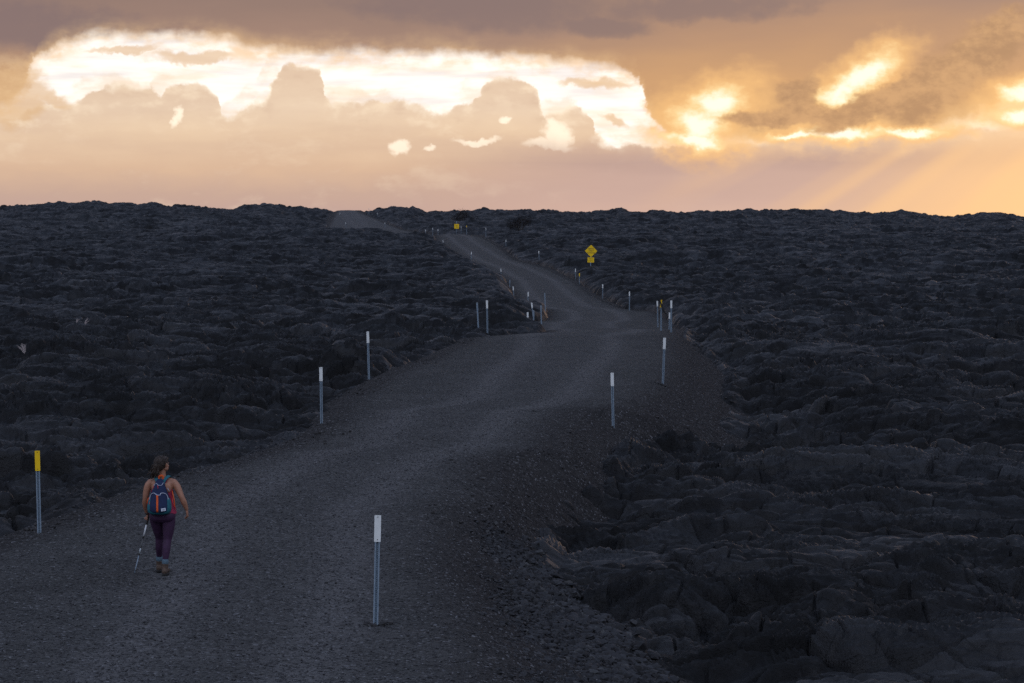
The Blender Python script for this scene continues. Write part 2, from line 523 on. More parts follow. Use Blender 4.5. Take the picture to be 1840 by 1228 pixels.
def lava_z(x, y, detail=1.0):
    x = x.astype(np.float32); y = y.astype(np.float32)
    base = side_z(x, y).astype(np.float32)
    d = sdf(x, y)
    rd = road_z(x, y).astype(np.float32)
    # next to the gravel the lava follows the road bed
    t = blur_step(d, .4, 4.5)
    base = base * t + (np.clip(rd, base - .12, base + .14 + .05 * blur_step(y, 78, 68) + .4 * blur_step(y, 100, 130)) - .02) * (1 - t)
    wx = x + fbm(x / 7, y / 7, 3, 3) * 2.2 + fbm(x / 1.3, y / 1.3, 40, 2) * .34
    wy = y + fbm(x / 7, y / 7, 9, 3) * 2.2 + fbm(x / 1.3, y / 1.3, 46, 2) * .34
    far = blur_step(y, 90, 400)
    h = fbm(x / 16, y / 16, 21, 4) * (.55 + .5 * far)
    A = lobes(wx * .8, wy, 0, 5.0, lift=.9, power=5)
    B, rp = lobes(wx * .62 + 31, wy * 1.0, 6, 1.9, asp=(.28, .8), lift=1.1, power=6, ropes=1, slope=.6)
    C = lobes(wx * .72 + 7, wy * 1.05 + 3, 12, .80, asp=(.35, .95), lift=1.0, power=5, slope=.9)
    np.maximum(A, -.55, out=A); np.maximum(B, -1.0, out=B); np.maximum(C, -1.1, out=C)
    slabs = blur_step(fbm(x / 9 + 4, y / 6, 60, 2), -.30, .05)      # smooth broad plates against rubbly toes
    tn = fbm(wx / 8.5, wy / 3.2, 100, 3) * 4.2 + 10
    tf = tn - np.floor(tn)
    terr = (np.floor(tn) + blur_step(tf, .44, .56) + .25 * (tf - .5)) - 10
    tm = blur_step(fbm(x / 13, y / 13, 110, 2), -.25, .15)
    mid = blur_step(y, 45, 110)
    h = h + terr * (.13 + .11 * mid) * tm
    h = h + A * (.10 + .14 * mid + .14 * far) + B * (.18 + .12 * mid) * (1.1 - .4 * slabs) + C * (.19 - .08 * far) * (1.1 - .7 * slabs)
    # billowed skin: rounded folds meeting in sharp creases
    bl = np.abs(fbm(wx / 2.6 + 3, wy / 1.15, 150, 3)) * 2
    bs = np.abs(fbm(wx / .95 + 8, wy / .48, 156, 2)) * 2
    h = h + (np.sqrt(np.minimum(bl, 1)) - .6) * .26 * (1 - .3 * far) + (np.sqrt(np.minimum(bs, 1)) - .6) * .11 * blur_step(y, 260, 90)
    # broken plates of crust with open cracks between them
    pe, pl_, pt = plates(wx * .60 + 5, wy * .95, 120, 2.1)
    pm = slabs * (1 - .5 * far)
    tone = .5 + pl_ * .6 * pm + .25 * vnoise(x / 3.1, y / 2.2, 140)
    h = h + pm * (pl_ * .25 + pt * .20 - .24 * blur_step(pe, .075, .0))
    pe, pl_, pt = plates(wx * .8 + 15, wy * 1.1 + 3, 126, .75)
    h = h + (1 - .4 * pm) * (pl_ * .06 + pt * .06 - .15 * blur_step(pe, .09, .0)) * blur_step(y, 200, 80)
    tone = tone + pl_ * .45 * (1 - .5 * pm)
    TONE['v'] = tone
    # ropes
    rz = np.sin(rp * 1.9 * 2 * np.pi / .11 + 4 * vnoise(x * 1.5, y * 1.5, 30))
    h = h + rz * .026 * blur_step(vnoise(x / 2.6, y / 2.6, 33), -.12, .08) * blur_step(B, -.1, .3)
    if detail > .5:
        Dn = lobes(wx * .8 + 3, wy + 13, 18, .34, asp=(.4, 1), lift=.7, power=4)
        np.maximum(Dn, -.8, out=Dn)
        h = h + Dn * .105 * (1.2 - .95 * slabs) * blur_step(y, 170, 60)
        h = h + fbm(x * 2.2, y * 6, 50, 4) * .05
    for mx, my, rx, ry, hh, pw in MOUNDS:
        q = ((x - mx) / rx) ** 2 + ((y - my) / ry) ** 2
        h = h * (1 - .45 * np.exp(-q * 1.5)) + hh * (.75 if my > 150 else 1.1) * np.exp(-q ** (pw * .5) * .9)
    # a lifted slab edge right of the road: sharp step facing the camera
    ex = (x - at(1430, 44.5)) / 2.6
    yl = 44.6 + .25 * np.sin(x * 1.9) + .12 * vnoise(x * 3, x * 0, 5)
    h = h + .26 * (np.abs(ex) < 1) * np.sqrt(np.clip(1 - ex ** 4, 0, 1)) * blur_step(y, yl - .03, yl + .02) * blur_step(y, yl + 2.2, yl + .1)
    h = h + .04
    h = h + fbm(x / 2.5, y / 9, 90, 3) * 1.1 * blur_step(y, 560, 680)
    # duck under the gravel
    h = h * (.80 + .10 * blur_step(y, 48, 100) * blur_step(y, 480, 200))
    z = base + h * (.35 + .65 * blur_step(d, -.3, 1.6)) - 1.15 * blur_step(y, 540, 700)
    z = z - 2.2 * blur_step(d, -.05, -1.3) - .25 * blur_step(d, .15, -.3)
    return z


# ------------------------------------------------------------------ mesh from a grid
def grid_mesh(name, X, Y, Z, mat):
    nr, nc = X.shape
    me = bpy.data.meshes.new(name)
    me.vertices.add(nr * nc)
    co = np.empty((nr * nc, 3), np.float32)
    co[:, 0] = X.ravel(); co[:, 1] = Y.ravel(); co[:, 2] = Z.ravel() + CAMZ
    me.vertices.foreach_set('co', co.ravel())
    idx = np.arange(nr * nc, dtype=np.int32).reshape(nr, nc)
    q = np.stack([idx[:-1, :-1], idx[:-1, 1:], idx[1:, 1:], idx[1:, :-1]], -1).reshape(-1, 4)
    me.loops.add(q.size); me.loops.foreach_set('vertex_index', q.ravel())
    me.polygons.add(len(q))
    me.polygons.foreach_set('loop_start', np.arange(0, q.size, 4, dtype=np.int32))
    me.update(calc_edges=True)
    me.shade_smooth()
    me.materials.append(mat)
    o = bpy.data.objects.new(name, me); COL.objects.link(o)
    return o


def geo_rows(a, b, k):          # rows with spacing proportional to distance
    n = max(4, int(math.log(b / a) * k * LOD))
    return a * np.exp(np.linspace(0, math.log(b / a), n))[:-1]


# ------------------------------------------------------------------ materials
def new_mat(name):
    m = bpy.data.materials.new(name); m.use_nodes = True
    nt = m.node_tree
    for nd in list(nt.nodes):
        if nd.type not in ('BSDF_PRINCIPLED', 'OUTPUT_MATERIAL'): nt.nodes.remove(nd)
    b = [nd for nd in nt.nodes if nd.type == 'BSDF_PRINCIPLED'][0]
    return m, NT(nt), b


def bump(N, b, hs, strength, dist):
    nd = N.n.new('ShaderNodeBump')
    nd.inputs['Strength'].default_value = strength; nd.inputs['Distance'].default_value = dist
    N.l.new(hs.s, nd.inputs['Height']); N.l.new(nd.outputs[0], b.inputs['Normal'])


def simple(name, col, rough=.6, metal=0.0, var=.15, scale=40, bmp=0.0, spec=.5):
    m, N, b = new_mat(name)
    t = N.n.new('ShaderNodeTexCoord')
    n = N.noise(t.outputs['Object'], scale, 4, .6)
    dark = tuple(c * (1 - var) for c in col); lite = tuple(min(1, c * (1 + var)) for c in col)
    c = N.mix(N.smooth(n, .3, .7), dark, lite)
    N.l.new(c.s, b.inputs['Base Color'])
    b.inputs['Roughness'].default_value = rough; b.inputs['Metallic'].default_value = metal
    b.inputs['Specular IOR Level'].default_value = spec
    if bmp: bump(N, b, n, .6, bmp)
    return m


def mat_lava():
    m, N, b = new_mat('lava_rock')
    g = N.n.new('ShaderNodeNewGeometry')
    P = g.outputs['Position']
    n1 = N.noise(P, .35, 5, .6); n2 = N.noise(P, 2.2, 6, .68); n3 = N.noise(P, 24, 4, .6)
    # thin contraction cracks
    wv = N.n.new('ShaderNodeTexNoise'); wv.inputs['Scale'].default_value = 1.1; wv.inputs['Detail'].default_value = 4
    N.l.new(P, wv.inputs['Vector'])
    va = N.n.new('ShaderNodeVectorMath'); va.operation = 'MULTIPLY_ADD'
    N.l.new(wv.outputs['Color'], va.inputs[0]); va.inputs[1].default_value = (.9, .9, .9); N.l.new(P, va.inputs[2])
    def crack(sc, w):
        v = N.n.new('ShaderNodeTexVoronoi'); v.feature = 'DISTANCE_TO_EDGE'; v.inputs['Scale'].default_value = sc
        N.l.new(va.outputs[0], v.inputs['Vector'])
        return N.smooth(Ex(N, v.outputs['Distance']), 0, w)
    c1 = crack(1.3, .05); c2 = crack(4.5, .10)
    c = N.mix(N.smooth(n1, .35, .65), (.0036, .0036, .0039), (.0074, .0072, .0077))
    c = N.mix(N.smooth(n2, .48, .68) * .6, c, (.022, .022, .0232))
    c = N.mix(N.smooth(n2, .44, .30) * .5, c, (.010, .009, .009))
    ta = N.n.new('ShaderNodeAttribute'); ta.attribute_name = 'tone'
    tone = Ex(N, ta.outputs['Fac'])
    c = N.mix(N.smooth(tone, .50, .95) * .8, c, (.032, .032, .0335))
    c = N.mix(N.smooth(tone, .45, .10) * .75, c, (.0030, .0030, .0033))
    c = N.mix(N.smooth(n3, .60, .78) * .3, c, (.045, .044, .045))
    cm = (c1 * .6 + .4) * (c2 * .25 + .75)
    c = N.mix(N.lin(cm, .3, 1, .6, 0), c, (.003, .003, .003))
    N.l.new(c.s, b.inputs['Base Color'])
    r = N.lin(n2 * .4 + n1 * .2 + tone * .4, .38, .62, .74, .38)
    N.l.new(r.s, b.inputs['Roughness'])
    b.inputs['Specular IOR Level'].default_value = .20
    rope = N.noise(N.vec(Ex(N, _xyz(N, va.outputs[0])[0]) * 2.5, Ex(N, _xyz(N, va.outputs[0])[1]) * 14), 1, 5, .65)
    bump(N, b, n3 * .8 + N.noise(P, 70, 3, .6) * .3 + cm * .35 + n2 * .8 + rope * .8, .95, .04)
    return m


def _xyz(N, sock):
    nd = N.n.new('ShaderNodeSeparateXYZ'); N.l.new(sock, nd.inputs[0])
    return nd.outputs


def mat_gravel():
    m, N, b = new_mat('gravel')
    g = N.n.new('ShaderNodeNewGeometry'); P = g.outputs['Position']
    at_ = N.n.new('ShaderNodeAttribute'); at_.attribute_name = 'bank'
    bank = Ex(N, at_.outputs['Fac'])
    vo = N.n.new('ShaderNodeTexVoronoi'); vo.inputs['Scale'].default_value = 30; N.l.new(P, vo.inputs['Vector'])
    vc = N.n.new('ShaderNodeSeparateColor'); N.l.new(vo.outputs['Color'], vc.inputs[0])
    cell = Ex(N, vc.outputs[0]); dist = Ex(N, vo.outputs['Distance'])
    n1 = N.noise(P, .5, 4, .55); n2 = N.noise(P, 4, 4, .6)
    geo_t = N.n.new('ShaderNodeAttribute'); geo_t.attribute_name = 'track'
    road = N.mix(N.smooth(n1, .35, .65), (.050, .050, .049), (.064, .0635, .0625))
    side = N.mix(N.smooth(n2, .35, .65), (.027, .025, .025), (.038, .035, .034))
    road = N.mix(Ex(N, geo_t.outputs['Fac']) * N.smooth(n2, .2, .6), road, (.094, .092, .092))
    c = N.mix(bank, road, side)
    c = N.mix(N.smooth(cell, .0, 1.0) * .6, c, (1.5, 1.5, 1.5), 'MULTIPLY')
    c = N.mix(N.smooth(cell, .35, .0) * .6, c, (.012, .012, .013))
    c = N.mix(N.smooth(cell, .93, .98) * .7, c, (.20, .20, .21))
    N.l.new(c.s, b.inputs['Base Color'])
    b.inputs['Roughness'].default_value = 1.0
    b.inputs['Specular IOR Level'].default_value = .08
    bump(N, b, dist * -1.0 + cell * .5 + n2 * .4, .9, .03)
    return m


M_LAVA = mat_lava(); M_GRAVEL = mat_gravel()


# ------------------------------------------------------------------ ground
def build_ground():
    D = np.concatenate([geo_rows(14, 25, 60), geo_rows(25, 122, 1050), geo_rows(122, 800, 760), geo_rows(800, 6000, 14), [6000.0]])
    tin = np.linspace(-.192, .192, int(1500 * LOD))
    o1 = .192 + (np.linspace(0, 1, int(160 * LOD) + 6)[1:] ** 1.8) * .30
    o2 = np.array([.56, .65, .8, 1.0, 1.4, 2.0, 3.0])
    T = np.concatenate([-o2[::-1], -o1[::-1], tin, o1, o2])
    X = (D[:, None] * T[None, :]); Y = np.repeat(D[:, None], len(T), 1)
    Z = np.empty(X.shape, np.float32); TN = np.empty(X.shape, np.float32)
    stp = 300
    for i in range(0, len(D), stp):
        Z[i:i + stp] = lava_z(X[i:i + stp], Y[i:i + stp], detail=1.0 if D[i] < 175 else 0.0)
        TN[i:i + stp] = TONE['v']
    o = grid_mesh('ground', X, Y, Z, M_LAVA)
    a = o.data.attributes.new('tone', 'FLOAT', 'POINT')
    a.data.foreach_set('value', np.clip(TN, 0, 1).ravel())
    tag(o, 'dark hardened lava field of overlapping lobes, cracks and ropes', kind='structure')
    return D, T, Z


def build_road():
    D = np.concatenate([geo_rows(12, 25, 120), geo_rows(25, 125, 900), geo_rows(125, 745, 300)])
    nc = int(620 * LOD)
    X = np.empty((len(D), nc)); Y = np.repeat(D[:, None], nc, 1)
    for i, d in enumerate(D):
        dl = np.interp([d - 3, d, d + 3], LY, LX).min() - 1.4; dr = np.interp([d - 3, d, d + 3], RY, RX).max() + 1.4
        X[i] = np.linspace(dl, dr, nc)
    Z = road_z(X, Y)
    nearf = blur_step(Y, 130, 60)
    Xf = X.astype(np.float32); Yf = Y.astype(np.float32)
    Z = Z + fbm(Xf / 2.2, Yf / 3.0, 80, 3) * .06
    sr = np.interp(Y, SHR[:, 0], SHR[:, 1])
    bank = np.maximum(blur_step(X - sr, -.5, 1.2) * blur_step(Y, 230, 120), blur_step(sdf(X, Y), -1.3, -.2) * .8)
    Z = Z + fbm(Xf * 9, Yf * 9, 84, 3) * (.016 + .03 * bank) * nearf
    o = grid_mesh('road', X, Y, Z, M_GRAVEL)
    a = o.data.attributes.new('bank', 'FLOAT', 'POINT')
    a.data.foreach_set('value', bank.astype(np.float32).ravel())
    ww = np.abs(X - road_mid(Y) - np.interp(Y, [20, 60, 115, 400], [.2, .1, -.5, 0]))
    wd = np.interp(Y, [20, 60, 115, 700], [1.0, 1.1, 1.6, 1.2])
    tr = np.exp(-((ww - wd) / .42) ** 2) + .35 * np.exp(-(ww / 2.4) ** 4)
    tr = tr + .7 * blur_step(Y, 500, 560)
    a = o.data.attributes.new('track', 'FLOAT', 'POINT')
    a.data.foreach_set('value', tr.astype(np.float32).ravel())
    tag(o, 'grey gravel road with faint wheel tracks crossing the lava', kind='structure')


# quick look-ups of ground height (world z)
def gz_road(x, y): return float(road_z(np.array([x]), np.array([y]))[0]) + CAMZ
def gz_lava(x, y): return float(lava_z(np.array([x]), np.array([y]))[0]) + CAMZ
def gz(x, y): return max(gz_road(x, y) if sdf(np.array([x]), np.array([y]))[0] < 1.2 else -99, gz_lava(x, y))


build_ground()
build_road()

# ------------------------------------------------------------------ helpers for things
def obj(name, bm, mats, parent=None, smooth=True):
    if isinstance(bm, bmesh.types.BMesh):
        me = bpy.data.meshes.new(name); bmesh.ops.recalc_face_normals(bm, faces=bm.faces); bm.to_mesh(me); bm.free()
    else:
        me = bm; me.name = name
    for m in (mats if isinstance(mats, (list, tuple)) else [mats]): me.materials.append(m)
    if smooth: me.shade_smooth()
    else: me.shade_flat()
    o = bpy.data.objects.new(name, me); COL.objects.link(o)
    if parent: o.parent = parent
    return o


def empty(name, loc=(0, 0, 0), rz=0.0):
    o = bpy.data.objects.new(name, None); COL.objects.link(o)
    o.location = loc; o.rotation_euler = (0, 0, rz); o.empty_display_size = .2
    return o


def kids(o): return [c for c in o.children]


def dup(o, parent=None):
    c = o.copy(); COL.objects.link(c)
    if parent: c.parent = parent
    for ch in kids(o): dup(ch, c)
    return c


def box(bm, x0, x1, y0, y1, z0, z1, mi=0):
    v = [bm.verts.new(p) for p in ((x0, y0, z0), (x1, y0, z0), (x1, y1, z0), (x0, y1, z0), (x0, y0, z1), (x1, y0, z1), (x1, y1, z1), (x0, y1, z1))]
    for f in ((0, 3, 2, 1), (4, 5, 6, 7), (0, 1, 5, 4), (1, 2, 6, 5), (2, 3, 7, 6), (3, 0, 4, 7)):
        bm.faces.new([v[i] for i in f]).material_index = mi
    return v


def prism(bm, pts, y0, y1, mi=0, back=None):
    """outline in x,z extruded from y0 (front) to y1"""
    a = [bm.verts.new((x, y0, z)) for x, z in pts]; b = [bm.verts.new((x, y1, z)) for x, z in pts]
    n = len(pts)
    bm.faces.new(a).material_index = mi
    bm.faces.new(b[::-1]).material_index = mi if back is None else back
    for i in range(n):
        bm.faces.new((a[i], b[i], b[(i + 1) % n], a[(i + 1) % n])).material_index = mi if back is None else back


def rrect(x0, x1, z0, z1, r, n=4):
    o = []
    for cx, cz, a0 in ((x1 - r, z1 - r, 0), (x0 + r, z1 - r, 90), (x0 + r, z0 + r, 180), (x1 - r, z0 + r, 270)):
        for i in range(n + 1):
            a = math.radians(a0 + 90 * i / n); o.append((cx + r * math.cos(a), cz + r * math.sin(a)))
    return o


def loft(bm, rings, caps=True, mi=0):
    R = [[bm.verts.new(p) for p in r] for r in rings]
    n = len(R[0])
    for a, b in zip(R[:-1], R[1:]):
        for i in range(n):
            bm.faces.new((a[i], a[(i + 1) % n], b[(i + 1) % n], b[i])).material_index = mi
    if caps:
        bm.faces.new(R[0][::-1]).material_index = mi; bm.faces.new(R[-1]).material_index = mi


def tube(bm, pts, rad, n=12, flat=1.0, up=Vector((0, 1, 0)), round_ends=True, mi=0):
    """tapering tube; rad numbers or (ru, rv)"""
    P = [Vector(p) for p in pts]; rad = [r if isinstance(r, tuple) else (r, r * flat) for r in rad]
    if len(rad) == 1: rad = rad * len(P)
    if round_ends:
        d0 = (P[0] - P[1]).normalized(); d1 = (P[-1] - P[-2]).normalized()
        r0, r1 = rad[0], rad[-1]
        P = [P[0] + d0 * r0[0] * .85, P[0] + d0 * r0[0] * .5] + P + [P[-1] + d1 * r1[0] * .5, P[-1] + d1 * r1[0] * .85]
        sc = lambda r, k: (r[0] * k, r[1] * k)
        rad = [sc(r0, .45), sc(r0, .83)] + rad + [sc(r1, .83), sc(r1, .45)]
    rings = []
    for i, p in enumerate(P):
        t = (P[min(i + 1, len(P) - 1)] - P[max(i - 1, 0)]).normalized()
        u = t.cross(up)
        if u.length < 1e-3: u = t.cross(Vector((1, 0, 0)))
        u.normalize(); v = t.cross(u).normalized()
        rings.append([p + u * math.cos(2 * math.pi * k / n) * rad[i][0] + v * math.sin(2 * math.pi * k / n) * rad[i][1] for k in range(n)])
    loft(bm, rings, mi=mi)


def smooth_chain(pts, rad, k=4):
    """Catmull-Rom subdivision of a chain with radii"""
    P = [Vector(p) for p in pts]; R = [Vector(r if isinstance(r, tuple) else (r, r)) for r in rad]
    op, orr = [], []
    for i in range(len(P) - 1):
        g = lambda L, j: L[max(0, min(len(L) - 1, j))]
        for s in range(k):
            t = s / k
            for L, out in ((P, op), (R, orr)):
                a, b, c, d = g(L, i - 1), g(L, i), g(L, i + 1), g(L, i + 2)
                out.append(.5 * ((2 * b) + (c - a) * t + (2 * a - 5 * b + 4 * c - d) * t * t + (3 * b - a - 3 * c + d) * t ** 3))
    op.append(P[-1]); orr.append(R[-1])
    return op, [(max(r[0], .0006), max(r[1], .0006)) for r in orr]


def ball(bm, c, r, rot=None, seg=16):
    m = Matrix.Translation(c) @ (rot.to_4x4() if rot else Matrix.Identity(4)) @ Matrix.Diagonal((*(r if isinstance(r, tuple) else (r,) * 3), 1))
    bmesh.ops.create_uvsphere(bm, u_segments=seg, v_segments=seg // 2 + 2, radius=1, matrix=m)


def fuse(bm, voxel, smooth=3):
    """weld overlapping closed shapes into ONE continuous skin"""
    me = bpy.data.meshes.new('tmp'); bmesh.ops.recalc_face_normals(bm, faces=bm.faces); bm.to_mesh(me); bm.free()
    o = bpy.data.objects.new('tmp', me); COL.objects.link(o)
    r = o.modifiers.new('r', 'REMESH'); r.mode = 'VOXEL'; r.voxel_size = voxel; r.use_smooth_shade = True
    if smooth:
        s_ = o.modifiers.new('s', 'SMOOTH'); s_.iterations = smooth; s_.factor = .5
    dg = bpy.context.evaluated_depsgraph_get()
    out = bpy.data.meshes.new_from_object(o.evaluated_get(dg))
    bpy.data.objects.remove(o); bpy.data.meshes.remove(me)
    return out


_Dh = 25 * np.exp(np.linspace(0, math.log(720 / 25), 5000))


def hit(px, py, which='any'):
    """first ground point met by the photograph's line of sight (used as a survey of the place)"""
    xs = (px - CX) * _Dh / F
    z = lava_z(xs, _Dh)
    if which != 'lava':
        zr = np.where(sdf(xs, _Dh) < 1.3, road_z(xs, _Dh), -99)
        z = zr if which == 'road' else np.maximum(z, zr)
    ray = -(py - HY) / F * _Dh
    i = int(np.argmax(ray <= z))
    return float(xs[i]), float(_Dh[i]), float(z[i]) + CAMZ


# ------------------------------------------------------------------ materials of things
def mat_steel():
    m, N, b = new_mat('galvanised_steel')
    t = N.n.new('ShaderNodeTexCoord')
    n = N.noise(t.outputs['Object'], 30, 4, .6); n2 = N.noise(t.outputs['Object'], 4, 3, .5)
    c = N.mix(N.smooth(n, .3, .7), (.20, .27, .34), (.29, .36, .43))
    c = N.mix(N.smooth(n2, .55, .8) * .4, c, (.16, .14, .12))
    N.l.new(c.s, b.inputs['Base Color']); b.inputs['Metallic'].default_value = .35
    N.l.new(N.lin(n, .3, .7, .45, .65).s, b.inputs['Roughness'])
    return m


M_STEEL = mat_steel()
M_DARK = simple('dark_hole', (.008, .008, .009), .8)
M_ALU = simple('bare_aluminium', (.24, .28, .31), .5, .3, .1, 20)
M_WHITE = simple('white_reflective_sheet', (.80, .82, .80), .45, 0, .06, 9)
M_YELLOW = simple('yellow_reflective_sheet', (1.0, .61, .001), .45, 0, .07, 9)
M_BLACK = simple('black_print', (.02, .02, .02), .5)
M_STRAP = simple('black_strap', (.006, .006, .007), .8)


def make_post(name, front):
    t = empty(name)
    bm = bmesh.new()
    th = .003
    outer = [(-.031, -.012), (-.017, -.012), (-.010, .014), (.010, .014), (.017, -.012), (.031, -.012)]
    inner = [(.031, -.012 - th), (.0148, -.012 - th), (.0080, .014 - th), (-.0080, .014 - th), (-.0148, -.012 - th), (-.031, -.012 - th)]
    sec = outer + inner
    z0, z1 = -.9, 1.27
    loft(bm, [[Vector((x, y, z)) for x, y in sec] for z in (z0, z1)], caps=False)
    top = [v for v in bm.verts if v.co.z > 1]
    for i in range(5):
        a, b_ = i, 11 - i
        bm.faces.new((top[a], top[a + 1], top[b_ - 1], top[b_]))
    for i in range(38):
        z = .03 + i * .0254
        ring = [bm.verts.new((.0045 * math.cos(a), .0105, z + .0055 * math.sin(a))) for a in [k * math.pi / 4 for k in range(8)]]
        bm.faces.new(ring).material_index = 1
    obj('channel', bm, [M_STEEL, M_DARK], t, smooth=False)
    bm = bmesh.new()
    prism(bm, rrect(-.039, .039, .985, 1.30, .008), -.0205, -.0158, 0, back=1)
    p = obj('reflector_plate', bm, [front, M_ALU], t, smooth=False)
    for z in (1.278, 1.012):
        bm = bmesh.new()
        bmesh.ops.create_cone(bm, cap_ends=True, segments=6, radius1=.0062, radius2=.0055, depth=.006,
                              matrix=Matrix.Translation((0, -.0235, z)) @ Matrix.Rotation(math.pi / 2, 4, 'X'))
        obj('bolt', bm, M_BLACK, p, smooth=False)
    return t


# px, top row, base row or None, distance or None, px of base, kind, label
POSTS = [
 (679, 926, 1124, None, 675, 'w', 'nearest white-capped steel marker post, standing alone in the gravel at the front'),
 (67, 810, 960, None, 71, 'y', 'yellow-capped steel post at the far left, left of the walking woman'),
 (577, 660, 763, None, 578, 'w', 'white-capped post at the left road edge, next one past the woman'),
 (661, 596, 682, None, 663, 'w', 'white-capped post in front of the big domed lava mound'),
 (1100, 670, 770, None, 1102, 'w', 'nearest white-capped post at the right edge of the road'),
 (1194, 607, 692, None, 1191, 'w', 'second white-capped post on the right, on the brown gravel bank'),
 (875, 540, 600, None, 876, 'w', 'tall white-capped post at the left end of the crest, before the black lava'),
 (857, 544, None, 120, 860, 'g', 'bare grey post turned away, leftmost of those at the crest'),
 (1206, 540, 598, None, 1206, 'w', 'tallest white-capped post at the right end of the crest'),
 (1203, 562, None, 146, 1202, 'w', 'low white-capped post tucked just left of the tallest crest post on the right'),
 (1188, 539, 596, None, 1188, 'y', 'yellow-capped post with a black strap hanging from it'),
 (1181, 541, None, 165, 1182, 'w', 'white-capped post just left of the yellow one with the black strap'),
 (1131, 524, None, 199, 1131, 'w', 'white-capped post beyond the crest on the right, at the inner bend'),
 (1083, 511, None, 224, 1083, 'w', 'white-capped post on the right edge, between the bend and the diamond sign'),
 (1034, 483, None, 270, 1034, 'w', 'white-capped post directly left of the small amber post by the diamond sign'),
 (1041, 491, None, 260, 1041, 'y', 'small amber-capped post at the left foot of the diamond sign'),
 (968, 451, None, 325, 969, 'w', 'white-capped post at the right edge, up the road from the diamond sign'),
 (909, 431, None, 395, 909, 'w', 'white-capped post on the right edge of the upper slope'),
 (873, 410, None, 442, 873, 'w', 'white-capped post on the right at the top of the upper slope'),
 (847, 453, None, 338, 847, 'w', 'white-capped post standing alone on the left half of the upper slope'),
 (900, 483, None, 282, 901, 'w', 'white-capped post on the left edge above the black boulders'),
 (922, 515, None, 226, 924, 'w', 'white-capped post at the right tip of the large black boulder'),
 (916, 503, None, 238, 916, 'g', 'bare grey post peeping over the large black boulder'),
 (949, 525, None, 200, 949, 'w', 'white-capped post rising behind the second lava tongue'),
 (948, 561, None, 138, 948, 'w', 'shorter white-capped post at the crest, in front of the lava tongue tip'),
 (955, 544, None, 163, 960, 'w', 'leaning white-capped post crossing behind a bare grey one'),
 (959, 558, None, 134, 959, 'g', 'bare grey post in front of the leaning white-capped one'),
 (972, 549, None, 150, 973, 'g', 'bare grey post at the right tip of the lava tongue'),
 (979, 527, None, 187, 980, 'g', 'bare grey post out on the road, beyond the lava tongue tip'),
 (796, 432, None, 412, 797, 'w', 'tiny white-capped post on the left edge near the top of the slope'),
 (764.5, 413, None, 505, 764.5, 'w', 'leftmost of three tiny white posts beyond the upper crest'),
 (777.5, 409.5, None, 466, 777.5, 'w', 'middle and highest of three tiny white posts at the upper crest'),
 (787, 412, None, 490, 787, 'w', 'rightmost of three tiny white posts at the upper crest'),
 (828.5, 407.5, None, 485, 828.5, 'w', 'tiny white post right beside the far square yellow sign'),
 (838.5, 405.5, None, 478, 838.5, 'y', 'tiny amber post right of the far square yellow sign'),
 (610.5, 383, None, 650, 610.5, 'w', 'upper left post on the farthest stretch of road'),
 (621, 400, None, 560, 622, 'w', 'lower left post on the farthest stretch of road'),
 (678, 383, None, 650, 678, 'w', 'upper right post on the farthest stretch of road'),
 (691.5, 400, None, 560, 692, 'w', 'lower right post on the farthest stretch of road'),
 (663, 374.5, None, 672, 663, 'w', 'farthest small white post, against the dark rocks on the skyline'),
]


def build_posts():
    proto = {'w': make_post('marker_post', M_WHITE), 'y': make_post('marker_post', M_YELLOW)}
    used = set()
    r = random.Random(3)
    for px, yt, yb, D, pb, k, lab in POSTS:
        kk = 'y' if k == 'y' else 'w'
        if D is None:
            x, D, z = hit(pb, yb)
        if kk in used: o = dup(proto[kk])
        else: o = proto[kk]; used.add(kk)
        zt = CAMZ - (yt - HY) / F * D
        lean = math.atan((px - pb) / F * D / 1.3)
        x = (pb - CX) * D / F
        if yb is not None: o.scale = (1, 1, max(.9, min(1.12, (yb - yt) / F * D / 1.3)))
        L = 1.3 * o.scale[2]
        o.location = (x, D, zt - L * math.cos(lean))
        o.rotation_euler = (math.radians(r.uniform(-1.5, 1.5)), lean, math.radians(r.uniform(-9, 9)) + (math.pi if k == 'g' else 0))
        if k == 'g': o.rotation_euler[1] = -lean
        tag(o, lab, 'marker post', 'marker posts along the gravel road')
        if pb == 1188: strap_post = (x, D, zt)
    # the black strap
    x, D, zt = strap_post
    bm = bmesh.new()
    s = D / F / 12.28
    raw = [(455, 212), (432, 232), (436, 280), (462, 350), (490, 420), (512, 480), (540, 520), (566, 528), (590, 545)]
    x0 = (1150 + 455 / 12.28 - CX) * D / F
    pts = [(x + (u - 455) * s, D - .05 - .01 * i, zt + .03 - (v - 212) * s) for i, (u, v) in enumerate(raw)]
    p2, r2 = smooth_chain(pts, [(.020, .006)] * 2 + [(.028, .006), (.030, .006), (.033, .006), (.035, .006), (.032, .006), (.02, .006), (.006, .004)], 4)
    tube(bm, p2, r2, 8)
    bm2 = bm
    o = obj('strap', bm2, M_STRAP)
    tag(o, 'black strap hanging off the yellow-capped post at the crest', 'strap')


def text_mesh(txt, size, mat, parent, x, y, z, bold=.012):
    c = bpy.data.curves.new('lettering', 'FONT'); c.body = txt; c.size = size
    c.align_x = 'CENTER'; c.align_y = 'CENTER'; c.extrude = .002; c.offset = bold * size
    t = bpy.data.objects.new('lettering', c); COL.objects.link(t)
    bpy.context.view_layer.update()
    me = bpy.data.meshes.new_from_object(t.evaluated_get(bpy.context.evaluated_depsgraph_get()))
    bpy.data.objects.remove(t)
    me.materials.clear(); me.name = 'lettering'; me.materials.append(mat)
    o = bpy.data.objects.new('lettering', me); COL.objects.link(o); o.parent = parent
    o.location = (x, y, z); o.rotation_euler = (math.pi / 2, 0, 0)
    return o


